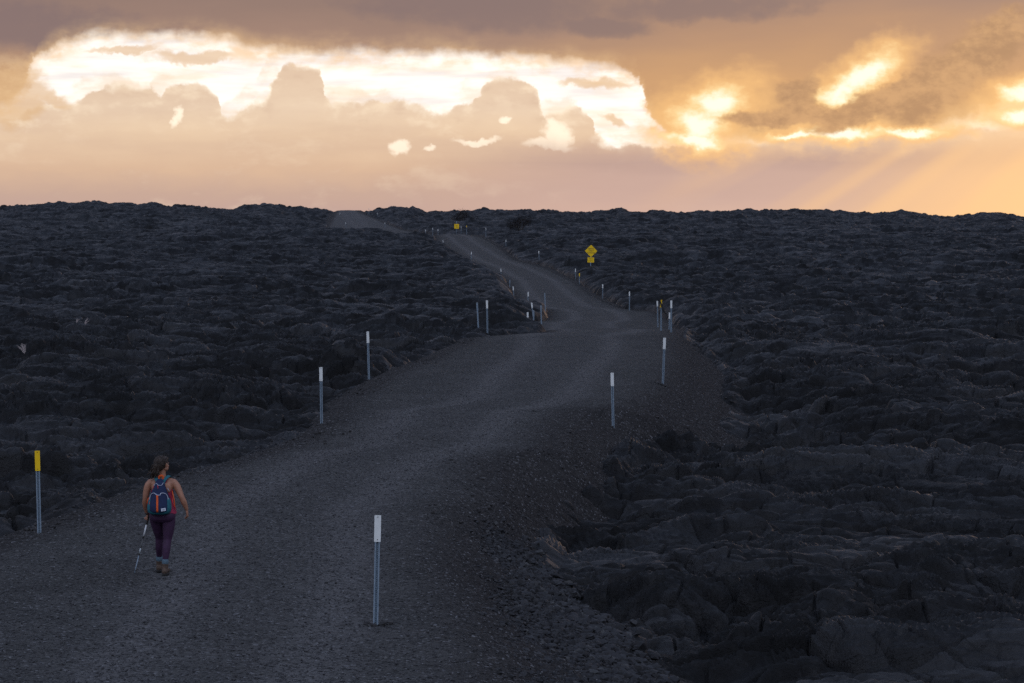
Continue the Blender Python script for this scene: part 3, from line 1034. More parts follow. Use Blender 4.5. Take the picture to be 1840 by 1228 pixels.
def build_signs():
    D = 283.0
    s = D / F
    x = (1060.5 - CX) * s
    zt = CAMZ - (440 - HY) * s; zb = CAMZ - (505 - HY) * s
    t = empty('warning_sign', (x, D, zb))
    t.rotation_euler = (0, math.radians(1.6), math.radians(4))
    H = zt - zb
    bm = bmesh.new()
    tube(bm, [(0, .03, -1.2), (0, .03, H - .35)], [.030], 10, round_ends=False)
    obj('pole', bm, M_STEEL, t)
    hd = 11.3 * s
    bm = bmesh.new()
    c = [(0, hd), (-hd, 0), (0, -hd), (hd, 0)]
    pts = []
    for i in range(4):
        a = Vector(c[i - 1]); b = Vector(c[i]); d = Vector(c[(i + 1) % 4])
        pts += [tuple(b + (a - b).normalized() * .06), tuple(b + ((a - b).normalized() + (d - b).normalized()) * .018), tuple(b + (d - b).normalized() * .06)]
    prism(bm, [(u, v + H - hd) for u, v in pts], -.004, 0, 0, back=1)
    p = obj('diamond_plate', bm, [M_YELLOW, M_ALU], t, smooth=False)
    for tx, dz_, sz in (('LIMITED', .20, .175), ('SIGHT', .0, .175), ('DISTANCE', -.20, .175)):
        text_mesh(tx, sz, M_BLACK, p, 0, -.0045, H - hd + dz_)
    bm = bmesh.new()
    z1 = H - 2 * hd - .01; z0 = z1 - 9.2 * s; hw = 5.9 * s
    prism(bm, rrect(-hw, hw, z0, z1, .03), -.004, 0, 0, back=1)
    p = obj('lower_plate', bm, [M_YELLOW, M_ALU], t, smooth=False)
    text_mesh('NEXT', .14, M_BLACK, p, 0, -.0045, z1 - .16); text_mesh('8 MILES', .13, M_BLACK, p, 0, -.0045, z1 - .35)
    tag(t, 'yellow diamond warning sign with a small plate below on a thin pole', 'sign')
    D = 474.0; s = D / F
    x = (820.5 - CX) * s; zc = CAMZ - (407 - HY) * s; zb = CAMZ - (421 - HY) * s
    t = empty('warning_sign', (x, D, zb))
    bm = bmesh.new()
    tube(bm, [(0, .03, -1.2), (0, .03, zc - zb + 10 * s)], [.030], 8, round_ends=False)
    obj('pole', bm, M_STEEL, t)
    bm = bmesh.new()
    h = 4.2 * s
    prism(bm, rrect(-h, h, zc - zb - h, zc - zb + h, .03), -.004, 0, 0, back=1)
    p = obj('square_plate', bm, [M_YELLOW, M_ALU], t, smooth=False)
    for k, w in enumerate((.42, .34, .46)):      # lines of print too small to read
        bm = bmesh.new(); zz = zc - zb + .16 - .16 * k
        box(bm, -w / 2, w / 2, -.0065, -.0045, zz - .022, zz + .022)
        obj('print_line', bm, M_BLACK, p, smooth=False)
    tag(t, 'far square yellow sign on a pole at the top of the upper slope', 'sign')


# ------------------------------------------------------------------ stones
def stones(name, P, S, mats, sub=1, flat=.65, seed=1, tilt=1.0):
    """P: n x 3 ground points, S: sizes"""
    bm = bmesh.new(); bmesh.ops.create_icosphere(bm, subdivisions=sub, radius=1)
    V0 = np.array([v.co[:] for v in bm.verts], np.float32); Fc = np.array([[v.index for v in f.verts] for f in bm.faces], np.int32); bm.free()
    g = np.random.default_rng(seed)
    n = len(P)
    nv = 8
    Vs = np.stack([V0 * (1 + g.uniform(-.34, .30, (len(V0), 1))) + g.uniform(-.10, .10, V0.shape) for _ in range(nv)]).astype(np.float32)
    # knock flat facets off
    for i in range(nv):
        for _ in range(5):
            d = g.normal(size=3); d /= np.linalg.norm(d); h = Vs[i] @ d; m = h > .62
            Vs[i][m] -= np.outer(h[m] - .62, d)
    V = Vs[g.integers(0, nv, n)]
    V = V * np.stack([g.uniform(.8, 1.35, n), g.uniform(.7, 1.2, n), g.uniform(flat * .8, flat * 1.2, n)], 1)[:, None, :].astype(np.float32)
    a = g.uniform(0, 6.283, n); b = g.normal(0, .35 * tilt, n)
    ca, sa, cb, sb = np.cos(a), np.sin(a), np.cos(b), np.sin(b)
    R = np.zeros((n, 3, 3), np.float32)
    R[:, 0, 0] = ca; R[:, 0, 1] = -sa * cb; R[:, 0, 2] = sa * sb
    R[:, 1, 0] = sa; R[:, 1, 1] = ca * cb; R[:, 1, 2] = -ca * sb
    R[:, 2, 1] = sb; R[:, 2, 2] = cb
    V = np.einsum('nij,nvj->nvi', R, V) * np.asarray(S)[:, None, None] + P[:, None, :]
    co = V.reshape(-1, 3).astype(np.float32)
    fc = (Fc[None] + (np.arange(n) * len(V0))[:, None, None]).reshape(-1, 3).astype(np.int32)
    me = bpy.data.meshes.new(name)
    me.vertices.add(len(co)); me.vertices.foreach_set('co', co.ravel())
    me.loops.add(fc.size); me.loops.foreach_set('vertex_index', fc.ravel())
    me.polygons.add(len(fc)); me.polygons.foreach_set('loop_start', np.arange(0, fc.size, 3, dtype=np.int32))
    me.update(calc_edges=True); me.shade_flat()
    me.materials.append(mats)
    o = bpy.data.objects.new(name, me); COL.objects.link(o)
    return o


def mat_stone(name, a, b_, bright=.15):
    m, N, b = new_mat(name)
    g = N.n.new('ShaderNodeNewGeometry')
    r = Ex(N, g.outputs['Random Per Island'])
    c = N.mix(r, a, b_)
    c = N.mix(N.smooth(r, .93, .99) * .8, c, (bright,) * 3)
    n = N.noise(g.outputs['Position'], 50, 3, .6)
    c = N.mix(N.smooth(n, .3, .7) * .4, c, tuple(x * .5 for x in a))
    N.l.new(c.s, b.inputs['Base Color']); b.inputs['Roughness'].default_value = .75
    b.inputs['Specular IOR Level'].default_value = .3
    return m


def top_z(x, y):
    z = lava_z(x, y)
    return np.maximum(z, np.where(sdf(x, y) < 1.3, road_z(x, y), -99)) + CAMZ


def build_stones():
    g = np.random.default_rng(5)
    ms = mat_stone('lava_gravel_stone', (.038, .037, .040), (.085, .085, .090), .17)
    mr = mat_stone('lava_rubble_stone', (.014, .014, .016), (.042, .043, .047), .08)
    me_ = mat_stone('edge_stone', (.028, .027, .028), (.052, .050, .051), .10)
    # rubble on the foot of the bank, lower right of the road
    n = 10500
    y = 27 + g.random(n) ** .9 * 20
    lo = np.interp(y, [27, 33, 38, 42, 46, 48], [.2, .0, -.2, -.3, -.4, -.2])
    hi = np.interp(y, [27, 31, 36, 40, 43, 46, 48], [1.7, 1.8, 1.8, 1.5, 1.0, .5, .3])
    x = lo + g.random(n) ** .85 * (hi - lo)
    x = x + g.normal(0, .16, n) ; y = y + g.normal(0, .5, n)
    z = top_z(x, y)
    s = .022 + .075 * g.random(n) ** 3
    s *= .5 + .6 * np.clip((x - lo) / (hi - lo), 0, 1)
    o = stones('rubble', np.stack([x, y, z + s * .15], 1), s, mr, 2, .75, 3)
    tag(o, 'heap of loose angular dark lava rubble at the foot of the bank', 'rubble', kind='stuff')
    # spilled stones along both edges of the road
    P = []
    for side, n in ((0, 6000), (1, 4500)):
        y = 26 * np.exp(g.random(n) * math.log(118 / 26))
        e = np.interp(y, LY, LX) if side == 0 else np.interp(y, RY, RX)
        off = g.normal(0, .55, n)
        x = e + off
        P.append(np.stack([x, y], 1))
    for px, yt, yb, D, pb, k, lab in POSTS[:7]:
        hx_, hy_, _ = hit(pb, yb)
        a = g.uniform(0, 6.283, 60); rr = np.abs(g.normal(0, .09, 60)) + .03
        P.append(np.stack([hx_ + np.cos(a) * rr, hy_ + np.sin(a) * rr], 1))
    P = np.concatenate(P); z = top_z(P[:, 0], P[:, 1])
    s = .008 + .045 * g.random(len(P)) ** 6
    o = stones('edge_stones', np.stack([P[:, 0], P[:, 1], z + s * .05], 1), s, me_, 1, .75, 4)
    tag(o, 'loose dark stones scattered along the ragged edges of the gravel', 'stones', kind='stuff')
    # road metal
    n = 60000
    y = 27 * np.exp(g.random(n) ** 1.25 * math.log(112 / 27))
    l = np.interp(y, LY, LX); r = np.interp(y, RY, RX)
    x = np.clip(l, -.20 * y, 9) + g.random(n) * (r - np.clip(l, -.20 * y, 9))
    z = road_z(x, y) + CAMZ + fbm((x / 2.2).astype(np.float32), (y / 3.0).astype(np.float32), 80, 3) * .06
    s = .007 + .014 * g.random(n) ** 2.5
    o = stones('gravel_stones', np.stack([x, y, z + s * .3], 1), s, ms, 1, .7, 6)
    tag(o, 'loose crushed stones lying on the grey gravel road', 'gravel', kind='stuff')


# ------------------------------------------------------------------ plants
def build_plants():
    m_leaf = simple('dark_leaf', (.010, .0065, .005), .8, 0, .4, 3, 0, .1)
    m_bark = simple('grey_bark', (.05, .042, .038), .8)
    g = random.Random(9)
    for px, row, D, w, h, lab in ((834, 393, 590, 5.0, 2.9, 'dark bushy shrub on the skyline slope above the far yellow sign'),
                                  (935, 407, 500, 4.8, 3.2, 'low dark spreading shrub on the slope right of the far yellow sign')):
        x = (px - CX) * D / F; z = float(lava_z(np.array([x]), np.array([D]))[0]) + CAMZ
        t = empty('shrub', (x, D, z - .1))
        bt = bmesh.new(); bl = bmesh.new()
        for i in range(11):
            a = g.uniform(0, 6.283); rr = g.uniform(.15, .5) * w; hh = h * g.uniform(.45, .95) * (1 - .35 * (rr / (w * .5)) ** 2)
            tip = Vector((math.cos(a) * rr, math.sin(a) * rr, hh))
            mid = Vector((tip.x * .45, tip.y * .45, hh * .55))
            tube(bt, [(0, 0, -.1), mid, tip], [.07, .04, .015], 6)
            for k in range(170):
                p = tip + Vector((g.gauss(0, 1), g.gauss(0, 1), g.gauss(0, .7))) * w * .11 if k % 2 else mid.lerp(tip, g.uniform(.1, 1)) + Vector((g.gauss(0, 1), g.gauss(0, 1), g.gauss(0, 1))) * w * .07
                p.z = max(p.z, .05)
                u = Vector((g.gauss(0, 1), g.gauss(0, 1), g.gauss(0, 1))).normalized(); v = u.orthogonal().normalized()
                s = g.uniform(.05, .11)
                q = [bl.verts.new(p + u * s), bl.verts.new(p + v * s * .5), bl.verts.new(p - u * s), bl.verts.new(p - v * s * .5)]
                bl.faces.new(q)
        obj('crown', bl, m_leaf, t, smooth=False); obj('trunk', bt, m_bark, t)
        tag(t, lab, 'shrub', 'dark shrubs on the far slope')
    # pale dry fern sprigs left of the road
    m_fern = simple('dry_fern', (.42, .36, .35), .7, 0, .3, 30)
    for px, row, hpx, lean, nb, lab in ((44, 637, 19, -.35, 9, 'pale dead fern standing at the far left of the lava'),
                                        (138, 581, 9, .25, 6, 'smaller of the two pale dead ferns close together on the left lava'),
                                        (153, 584, 13, .7, 6, 'taller leaning pale dead fern, right of the smaller one')):
        x, D, z = hit(px, row, 'lava')
        H = hpx / F * D
        t = empty('dead_fern', (x, D, z - .02)); bm = bmesh.new()
        for i in range(nb):
            f = i / nb
            a = g.uniform(-.5, .5) + lean; L = H * g.uniform(.6, 1.05)
            tip = Vector((math.sin(a) * L, g.uniform(-.05, .05), math.cos(a) * L))
            pts = [Vector((0, 0, 0)), tip * .5 + Vector((-.02 * (1 if a > 0 else -1), 0, .02)), tip]
            p2, r2 = smooth_chain(pts, [.004, .006, .002], 4); tube(bm, p2, r2, 5)
            for k in range(2, len(p2)):
                for sg in (-1, 1):
                    c = p2[k]; l = H * .16 * (1 - .6 * k / len(p2))
                    q = [bm.verts.new(c), bm.verts.new(c + Vector((sg * l, .01, l * .4))), bm.verts.new(c + Vector((sg * l * .5, 0, l * .6 + .01)))]
                    bm.faces.new(q)
        obj('frond', bm, m_fern, t, smooth=False)
        tag(t, lab, 'fern', 'dead ferns on the left lava')


# ------------------------------------------------------------------ the walking woman
def sring(cx, cy, z, rx, ry, p=2.3, n=28, ty=0.0):
    out = []
    for k in range(n):
        a = 2 * math.pi * k / n; c, s = math.cos(a), math.sin(a)
        x = abs(c) ** (2 / p) * rx * (1 if c >= 0 else -1); y = abs(s) ** (2 / p) * ry * (1 if s >= 0 else -1)
        out.append(Vector((cx + x, cy + y, z + ty * y)))
    return out


TORSO = [(.70, .0, .02, .120, .095), (.74, .005, .01, .158, .118), (.79, .008, .005, .170, .124), (.85, .008, .01, .163, .115), (.90, .006, .02, .148, .102),
         (.96, .004, .03, .133, .092), (1.02, .0, .035, .131, .092), (1.10, .0, .035, .142, .100), (1.17, .0, .03, .154, .102), (1.225, .0, .03, .160, .090),
         (1.262, .002, .035, .125, .070), (1.285, .004, .04, .075, .055)]
ARM_L = [(-.150, .03, 1.232), (-.192, .025, 1.18), (-.212, .02, 1.10), (-.226, .02, 1.0), (-.230, .05, .93), (-.222, .09, .85), (-.212, .115, .795)]
ARM_R = [(.150, .03, 1.232), (.195, .02, 1.18), (.230, .005, 1.11), (.268, -.01, 1.03), (.293, .0, .97), (.318, .02, .90), (.330, .03, .862)]
ARM_RAD = [.050, .050, .045, .038, .040, .031, .024]
LEG_R = [(.082, .01, .80), (.088, .01, .70), (.086, .005, .58), (.076, .0, .47), (.068, -.02, .40), (.064, -.045, .32), (.055, -.065, .20), (.048, -.07, .09)]
LEG_L = [(-.078, .02, .80), (-.078, .07, .70), (-.064, .13, .58), (-.056, .19, .47), (-.058, .205, .40), (-.062, .23, .32), (-.070, .285, .20), (-.074, .31, .09)]
LEG_RAD = [(.092, .100), (.088, .090), (.072, .075), (.054, .056), (.052, .056), (.050, .055), (.034, .037), (.032, .036)]
HEADC = Vector((-.004, .045, 1.468))
FACE = Matrix.Rotation(math.radians(-32), 3, 'Z')          # face turned to the right of straight ahead


def hp(x, y, z): return HEADC + FACE @ Vector((x, y, z))


def hand(bm, wrist, palm_dir, thumb_side, curl_axis, curls, spread=.008, size=1.0):
    """five fingers rooted in the palm; curls per finger in degrees per joint"""
    d = Vector(palm_dir).normalized(); ca = Vector(curl_axis).normalized()
    w = ca                                   # across the palm (finger row direction)
    nrm = d.cross(w).normalized()
    W0 = Vector(wrist)
    pl = .080 * size
    tube(bm, [W0, W0 + d * .025 * size, W0 + d * .060 * size, W0 + d * pl], [(.019 * size, .019 * size), (.028 * size, .016 * size), (.036 * size, .014 * size), (.033 * size, .012 * size)], 12, up=nrm)
    for i, ln in enumerate((.068, .076, .071, .056)):
        off = (i - 1.5) * .0185 * size * thumb_side * -1
        p = W0 + d * (pl - .008) + w * off
        pts = [p]; dd = d.copy(); L = ln * size
        for j, fr in enumerate((.45, .32, .23)):
            dd = Matrix.Rotation(math.radians(curls[i]), 3, ca) @ dd
            p = p + dd * L * fr; pts.append(p)
        tube(bm, pts, [.0088 * size, .0082 * size, .0074 * size, .0062 * size], 8)
    # thumb from the side of the palm near its base
    p = W0 + d * .026 * size + w * (.024 * size * thumb_side)
    dd = (d * .72 + w * .55 * thumb_side + nrm * .0).normalized(); pts = [p]
    for L in (.034, .028, .022):
        dd = Matrix.Rotation(math.radians(curls[4]), 3, ca) @ dd
        p = p + dd * L * size; pts.append(p)
    tube(bm, pts, [.0115 * size, .0105 * size, .0095 * size, .0075 * size], 8)


def build_person():
    x0 = (291 - CX) * 38.3 / F; y0 = 38.3
    zg = float(road_z(np.array([x0]), np.array([y0]))[0]) + CAMZ + .012
    T = empty('person', (x0, y0, zg))
    tag(T, 'woman seen from behind walking up the road in magenta tank top and purple leggings', 'person')
    m_skin = simple('skin', (.36, .165, .10), .5, 0, .12, 25)
    m_hair = simple('brown_hair', (.032, .019, .012), .5, 0, .45, 60)
    m_leg = simple('purple_leggings', (.040, .012, .045), .75, 0, .2, 30, .002)
    m_top = simple('magenta_tank', (.30, .018, .060), .8, 0, .2, 30)
    m_boot = simple('brown_boot', (.085, .055, .040), .8, 0, .3, 40, .002)
    m_sole = simple('boot_sole', (.012, .011, .011), .8)
    m_sock = simple('blue_sock', (.08, .13, .17), .9, 0, .25, 80, .002)
    m_lace = simple('lace', (.25, .20, .15), .8)

    # --- body, one continuous skin
    bm = bmesh.new()
    loft(bm, [sring(cx, cy, z, rx, ry) for z, cx, cy, rx, ry in TORSO])
    p, r = smooth_chain([(.0, .04, 1.24), (.0, .048, 1.30), (-.002, .052, 1.36), (-.003, .056, 1.43)], [(.062, .056), (.050, .050), (.047, .050), (.050, .05)], 3)
    tube(bm, p, r, 16)
    for A in (ARM_L, ARM_R):
        p, r = smooth_chain(A, ARM_RAD, 4); tube(bm, p, r, 16)
        s = 1 if A is ARM_R else -1
        ball(bm, (s * .156, .028, 1.222), (.056, .052, .052))
        ball(bm, (s * .095, .035, 1.265), (.085, .045, .030), Matrix.Rotation(s * .28, 3, 'Y'))      # trapezius
        ball(bm, (s * .080, -.052, 1.165), (.052, .026, .070), Matrix.Rotation(s * -.25, 3, 'Y'))      # shoulder blade
        ball(bm, (s * .075, .125, 1.12), (.055, .045, .055))
    for Lg in (LEG_L, LEG_R):
        p, r = smooth_chain(Lg, LEG_RAD, 4); tube(bm, p, r, 16)
        fy = Lg[-1][1]; fx = Lg[-1][0]
        tube(bm, [(fx, fy - .02, .045), (fx, fy + .06, .040), (fx + .005, fy + .14, .028)], [(.034, .034), (.038, .030), (.038, .020)], 12, up=Vector((0, 0, 1)))
    for s in (-1, 1): ball(bm, (s * .078 + .006, -.045, .785), (.085, .080, .085))
    # head: skull, face, jaw, nose, ears
    R3 = FACE
    ball(bm, hp(0, -.012, .022), (.076, .094, .090), R3, 24)
    ball(bm, hp(0, .030, -.022), (.060, .062, .076), R3, 24)
    ball(bm, hp(0, .052, -.078), (.036, .034, .028), R3)
    for s in (-1, 1):
        ball(bm, hp(s * .045, .032, -.055), (.024, .045, .028), R3)
        ball(bm, hp(s * .040, .070, -.022), (.020, .018, .020), R3)
        ball(bm, hp(s * .026, .078, .018), (.024, .014, .009), R3)
        ball(bm, hp(s * .079, -.006, -.005), (.010, .020, .032), R3)
        ball(bm, hp(s * .083, -.016, .006), (.009, .010, .024), R3)
        ball(bm, hp(s * .013, .097, -.028), (.008, .008, .007), R3)
    tube(bm, [hp(0, .084, .012), hp(0, .098, -.010), hp(0, .108, -.024)], [(.008, .008), (.009, .009), (.011, .010)], 10)
    ball(bm, hp(0, .091, -.049), (.021, .010, .006), R3)
    ball(bm, hp(0, .089, -.060), (.018, .010, .007), R3)
    # hands
    wl = Vector(ARM_L[-1]); wr = Vector(ARM_R[-1])
    hand(bm, wl, (.03, .10, -1), 1, (0, 1, 0), (74, 74, 76, 78, 30), size=.95)
    hand(bm, wr, (.14, .10, -1), 1, (.15, 1, .1), (16, 20, 24, 28, 10), size=.95)
    body = obj('body', fuse(bm, .0042, 4), m_skin, T)
    # eyes
    for s in (-1, 1):
        bm = bmesh.new(); ball(bm, hp(s * .028, .078, .003), .0105); obj('eye', bm, simple('eye', (.5, .48, .45), .3), T)

    # --- leggings
    bm = bmesh.new()
    g = 1.045
    loft(bm, [sring(cx, cy, z, rx * g, ry * g) for z, cx, cy, rx, ry in TORSO[:5]])
    for Lg in (LEG_L, LEG_R):
        L2 = [tuple(v) for v in Lg[:-1]]; k = .75 if Lg is LEG_L else .93
        end = Vector(Lg[-2]).lerp(Vector(Lg[-1]), .0)
        R2 = [(a + .004, b + .004) for a, b in LEG_RAD[:-1]]
        p, r = smooth_chain(L2, R2, 4); tube(bm, p, r, 18, round_ends=False)
    for s in (-1, 1): ball(bm, (s * .078 + .006, -.045, .785), (.089, .084, .089))
    obj('leggings', fuse(bm, .005, 3), m_leg, T)

    # --- tank top, shell with a loose hem
    bm = bmesh.new()
    rows = [(.822, .006, .008, .186, .136), (.86, .006, .012, .176, .126), (.90, .004, .022, .160, .113), (.96, .003, .03, .145, .103), (1.02, 0, .035, .141, .101),
            (1.08, 0, .036, .147, .107), (1.125, 0, .035, .153, .110), (1.15, 0, .034, .155, .107)]
    rings = []
    for i, (z, cx, cy, rx, ry) in enumerate(rows):
        rg = sring(cx, cy, z, rx, ry, n=48)
        for k, v in enumerate(rg):
            a = 2 * math.pi * k / 48
            f = max(0, (1.0 - z) / .18)
            v.x += math.cos(a) * .006 * f * math.sin(a * 7 + 1); v.y += math.sin(a) * .006 * f * math.sin(a * 7 + 1)
            if i == 0: v.z += .008 * math.sin(a * 5)
            if i == len(rows) - 1: v.z += -.035 * abs(math.cos(a)) ** 3 + .03 * max(0, -math.sin(a))
        rings.append(rg)
    loft(bm, rings, caps=False)
    tank = obj('tank_top', bm, m_top, T)
    bm = bmesh.new()
    for s in (-1, 1):
        p, r = smooth_chain([(s * .055, -.068, 1.13), (s * .050, -.062, 1.20), (s * .065, -.030, 1.275), (s * .078, .035, 1.297), (s * .085, .09, 1.25), (s * .09, .135, 1.16)], [(.016, .003)] * 6, 4)
        tube(bm, p, r, 8, up=Vector((0, -.5, 1)))
    obj('shoulder_strap', bm, m_top, tank)

    # --- hair: combed cap and wavy ponytail of many locks
    rh = random.Random(4)
    bm = bmesh.new()
    ball(bm, hp(0, -.022, .030), (.085, .096, .094), R3, 28)
    ball(bm, hp(0, -.055, .0), (.074, .065, .085), R3, 20)
    ball(bm, hp(0, .035, .066), (.066, .056, .046), R3, 20)
    cap_me = fuse(bm, .005, 2)
    hair = obj('hair', cap_me, m_hair, T)
    bm = bmesh.new()
    tie = hp(-.005, -.118, .02)
    for i in range(90):                                    # combed strands over the cap
        a = rh.uniform(-1.9, 1.9); e = rh.uniform(-.25, 1.2)
        st_ = hp(.088 * math.sin(a) * math.cos(e), -.022 + .097 * math.cos(a) * math.cos(e) * 1.0, .030 + .096 * math.sin(e))
        c = (st_ + tie) / 2; cdir = (c - hp(0, -.02, .03)); c = hp(0, -.02, .03) + cdir.normalized() * max(.098, cdir.length)
        p, r = smooth_chain([st_, c + Vector((rh.uniform(-.006, .006),) * 3), tie], [.002, .0042, .004], 5)
        tube(bm, p, r, 5)
    for i in range(70):                                    # the tail
        L = rh.uniform(.13, .215); ph = rh.uniform(0, 6.28); am = rh.uniform(.004, .013); sx = rh.gauss(-.022, .026); sy = rh.uniform(-.01, .02)
        pts = []
        for j in range(8):
            f = j / 7
            pts.append(tie + Vector((sx * f ** .7 * 1.4 + am * math.sin(ph + f * 9), -.012 * math.sin(f * 3.1) + sy * f + am * math.cos(ph + f * 8), .018 * math.sin(f * 6) * (f < .3) - L * f)))
        p, r = smooth_chain(pts, [.003, .0055, .006, .006, .0055, .005, .004, .0012], 3)
        tube(bm, p, r, 5)
    for i in range(26):                                    # loose flyaway hair
        a = rh.uniform(-2.6, 2.6)
        b0 = hp(.078 * math.sin(a), -.02 + .07 * math.cos(a), .06 + rh.uniform(-.03, .045))
        out = (b0 - HEADC).normalized()
        pts = [b0, b0 + out * .035 + Vector((0, 0, .01)), b0 + out * .045 + Vector((rh.uniform(-.03, .03), rh.uniform(-.03, .03), rh.uniform(-.03, .02)))]
        p, r = smooth_chain(pts, [.0016, .0014, .0006], 4); tube(bm, p, r, 4)
    obj('ponytail', bm, m_hair, hair)

    # --- socks and boots
    for Lg in (LEG_L, LEG_R):
        fx, fy = Lg[-1][0], Lg[-1][1]
        bm = bmesh.new(); a = Vector(Lg[-2]); b = Vector(Lg[-1])
        tube(bm, [b.lerp(a, .35), b.lerp(a, .65), b.lerp(a, 1.06)], [(.044, .047), (.045, .048), (.042, .045)], 18, round_ends=False)
        obj('sock', bm, m_sock, T)
        bm = bmesh.new()
        tube(bm, [(fx, fy - .004, .03), (fx, fy - .003, .08), b.lerp(a, .25), b.lerp(a, .5)], [(.043, .050), (.041, .048), (.043, .048), (.050, .054)], 18, round_ends=False)
        p, r = smooth_chain([(fx, fy - .045, .045), (fx, fy + .02, .058), (fx + .008, fy + .10, .048), (fx + .014, fy + .165, .036)], [(.037, .040), (.044, .046), (.048, .036), (.040, .024)], 3)
        tube(bm, p, r, 16, up=Vector((0, 0, 1)))
        bt = obj('boot', fuse(bm, .005, 3), m_boot, T)
        bm = bmesh.new()
        outl = []
        for k in range(24):
            t_ = 2 * math.pi * k / 24; c, s = math.cos(t_), math.sin(t_)
            yy = fy + .055 + .145 * s; wv = .046 * (1 + .12 * s) * (1 if s > -.5 else .92)
            outl.append((fx + .008 * (s + 1) / 2 + wv * (abs(c) ** .8) * (1 if c > 0 else -1), yy))
        loft(bm, [[Vector((u, v, z)) for u, v in outl] for z in (-.012, .006, .020)])
        obj('sole', bm, m_sole, bt)
        bm = bmesh.new()
        for k in range(5):
            z = .075 + k * .017; y = fy + .075 - k * .011
            tube(bm, [(fx - .02, y, z), (fx + .02, y + .002, z + .006)], [.003], 6)
        obj('laces', bm, m_lace, bt)
    # watch strap on the left wrist
    bm = bmesh.new()
    a = Vector(ARM_L[-1]); b = Vector(ARM_L[-2])
    tube(bm, [a.lerp(b, .12), a.lerp(b, .45)], [.0285], 16, round_ends=False)
    obj('wristband', bm, M_BLACK, T)

    # ================= backpack (a thing of its own, hanging on her back)
    K = empty('backpack', (x0, y0, zg))
    tag(K, 'small navy and teal backpack with white piping and an orange strip', 'backpack')
    m_navy = simple('navy_canvas', (.004, .014, .062), .8, 0, .25, 60, .002)
    m_teal = simple('teal_canvas', (.010, .115, .150), .8, 0, .2, 60, .002)
    m_pipe = simple('white_piping', (.46, .49, .60), .5)
    m_org = simple('orange_webbing', (.72, .10, .012), .7, 0, .15, 80)
    m_red = simple('red_cord', (.55, .02, .03), .7)
    ZW = [(.812, .085, .06), (.822, .125, .10), (.845, .150, .125), (.88, .160, .135), (.93, .160, .138), (.98, .150, .130), (1.04, .132, .115), (1.10, .110, .100), (1.16, .088, .085), (1.21, .070, .070), (1.255, .058, .055), (1.28, .045, .035), (1.287, .030, .02)]
    BX = -.022

    def hw(z): return float(np.interp(z, [a for a, _, _ in ZW], [b for _, b, _ in ZW]))
    def dp(z): return float(np.interp(z, [a for a, _, _ in ZW], [c for _, _, c in ZW]))
    def by(z): return float(np.interp(z, [.8, 1.0, 1.15, 1.3], [-.100, -.070, -.070, -.035]))   # wearer's back
    def surf(x, z, off=.0):
        u = min(1, abs(x) / hw(z)); return Vector((BX + x, by(z) - dp(z) * (1 - u ** 2.8) ** (1 / 2.2) - off, z))

    def shell(z0, z1, grow, n=40, frontonly=False):
        rings = []
        zs = sorted({z0, z1, *[a for a, _, _ in ZW if z0 < a < z1]})
        for z in zs:
            w, d = hw(z) + grow, dp(z) + grow
            ring = []
            for k in range(n):
                t_ = math.pi * k / (n - 1)
                c, s = math.cos(t_), math.sin(t_)
                ring.append(Vector((BX + w * (abs(c) ** .8) * (1 if c > 0 else -1), by(z) - d * s ** .75, z)))
            rings.append(ring)
        return rings

    bm = bmesh.new(); loft(bm, shell(.88, 1.287, 0)); obj('main_compartment', bm, m_navy, K)
    bm = bmesh.new(); loft(bm, shell(.812, 1.03, .003)); 
    obj('base_panel', bm, m_teal, K)
    # front pocket panel, proud of the bag
    bm = bmesh.new(); rings = []
    for z in np.linspace(.850, 1.105, 16):
        f = (z - .85) / .255
        w = .121 * (1 - .05 * f) * min(1, (.25 + f * 9)) ** .4
        w = min(w, hw(z) * .93); w *= (1 - max(0, (f - .82) / .18) ** 2 * .5)
        front = [surf(u, z, .016 if abs(u) < w * .98 else .004) for u in np.linspace(-w, w, 22)]
        backp = [surf(u, z, -.02) for u in np.linspace(w, -w, 22)]
        rings.append(front + backp)
    loft(bm, rings); obj('front_pocket', bm, m_navy, K)
    # piping; coordinates read in zoomed picture units
    def zp(u, v, off): 
        return surf((u - 415 + 2) / 632 , (1095 - v) / 632, off)
    bm = bmesh.new()
    P1 = [(332, 452), (340, 420), (352, 404), (368, 397), (382, 400), (396, 410), (412, 413), (426, 412), (432, 398), (446, 396), (464, 400), (478, 412), (487, 432), (492, 450)]
    P2 = [(368, 340), (374, 326), (384, 318), (394, 321), (404, 332), (420, 334), (436, 331), (444, 317), (454, 316), (466, 332), (480, 360), (495, 385)]
    p, r = smooth_chain([zp(u, v, .020) for u, v in P1], [.0046] * len(P1), 3); tube(bm, p, r, 8)
    p, r = smooth_chain([zp(u, v, .008) for u, v in P2], [.0036] * len(P2), 3); tube(bm, p, r, 8)
    obj('piping', bm, m_pipe, K)
    bm = bmesh.new()
    cs = [surf(-.018 + .008 * f, 1.078 - .222 * f, .019) for f in np.linspace(0, 1, 10)]
    loft(bm, [[c + Vector((-.013, .002, 0)), c + Vector((-.013, -.004, 0)), c + Vector((.013, -.004, 0)), c + Vector((.013, .002, 0))] for c in cs])
    obj('strip', bm, m_org, K)
    c = surf(.070, .889, .020)
    tdir = (surf(.095, .889, .02) - surf(.045, .889, .02)).normalized()
    bm = bmesh.new()
    up_ = Vector((0, 0, 1)); nn = tdir.cross(up_).normalized() * 1
    if nn.y > 0: nn = -nn
    tdir2 = (tdir + up_ * .13).normalized(); up2 = nn.cross(tdir2).normalized(); 
    if up2.z < 0: up2 = -up2
    q0 = [c + tdir2 * a + up2 * b for a, b in ((-.031, -.019), (.031, -.019), (.031, .019), (-.031, .019))]
    loft(bm, [[v - nn * .006 for v in q0], [v + nn * .004 for v in q0]])
    lab = obj('label_patch', bm, simple('white_label', (.68, .71, .82), .6), K, smooth=False)
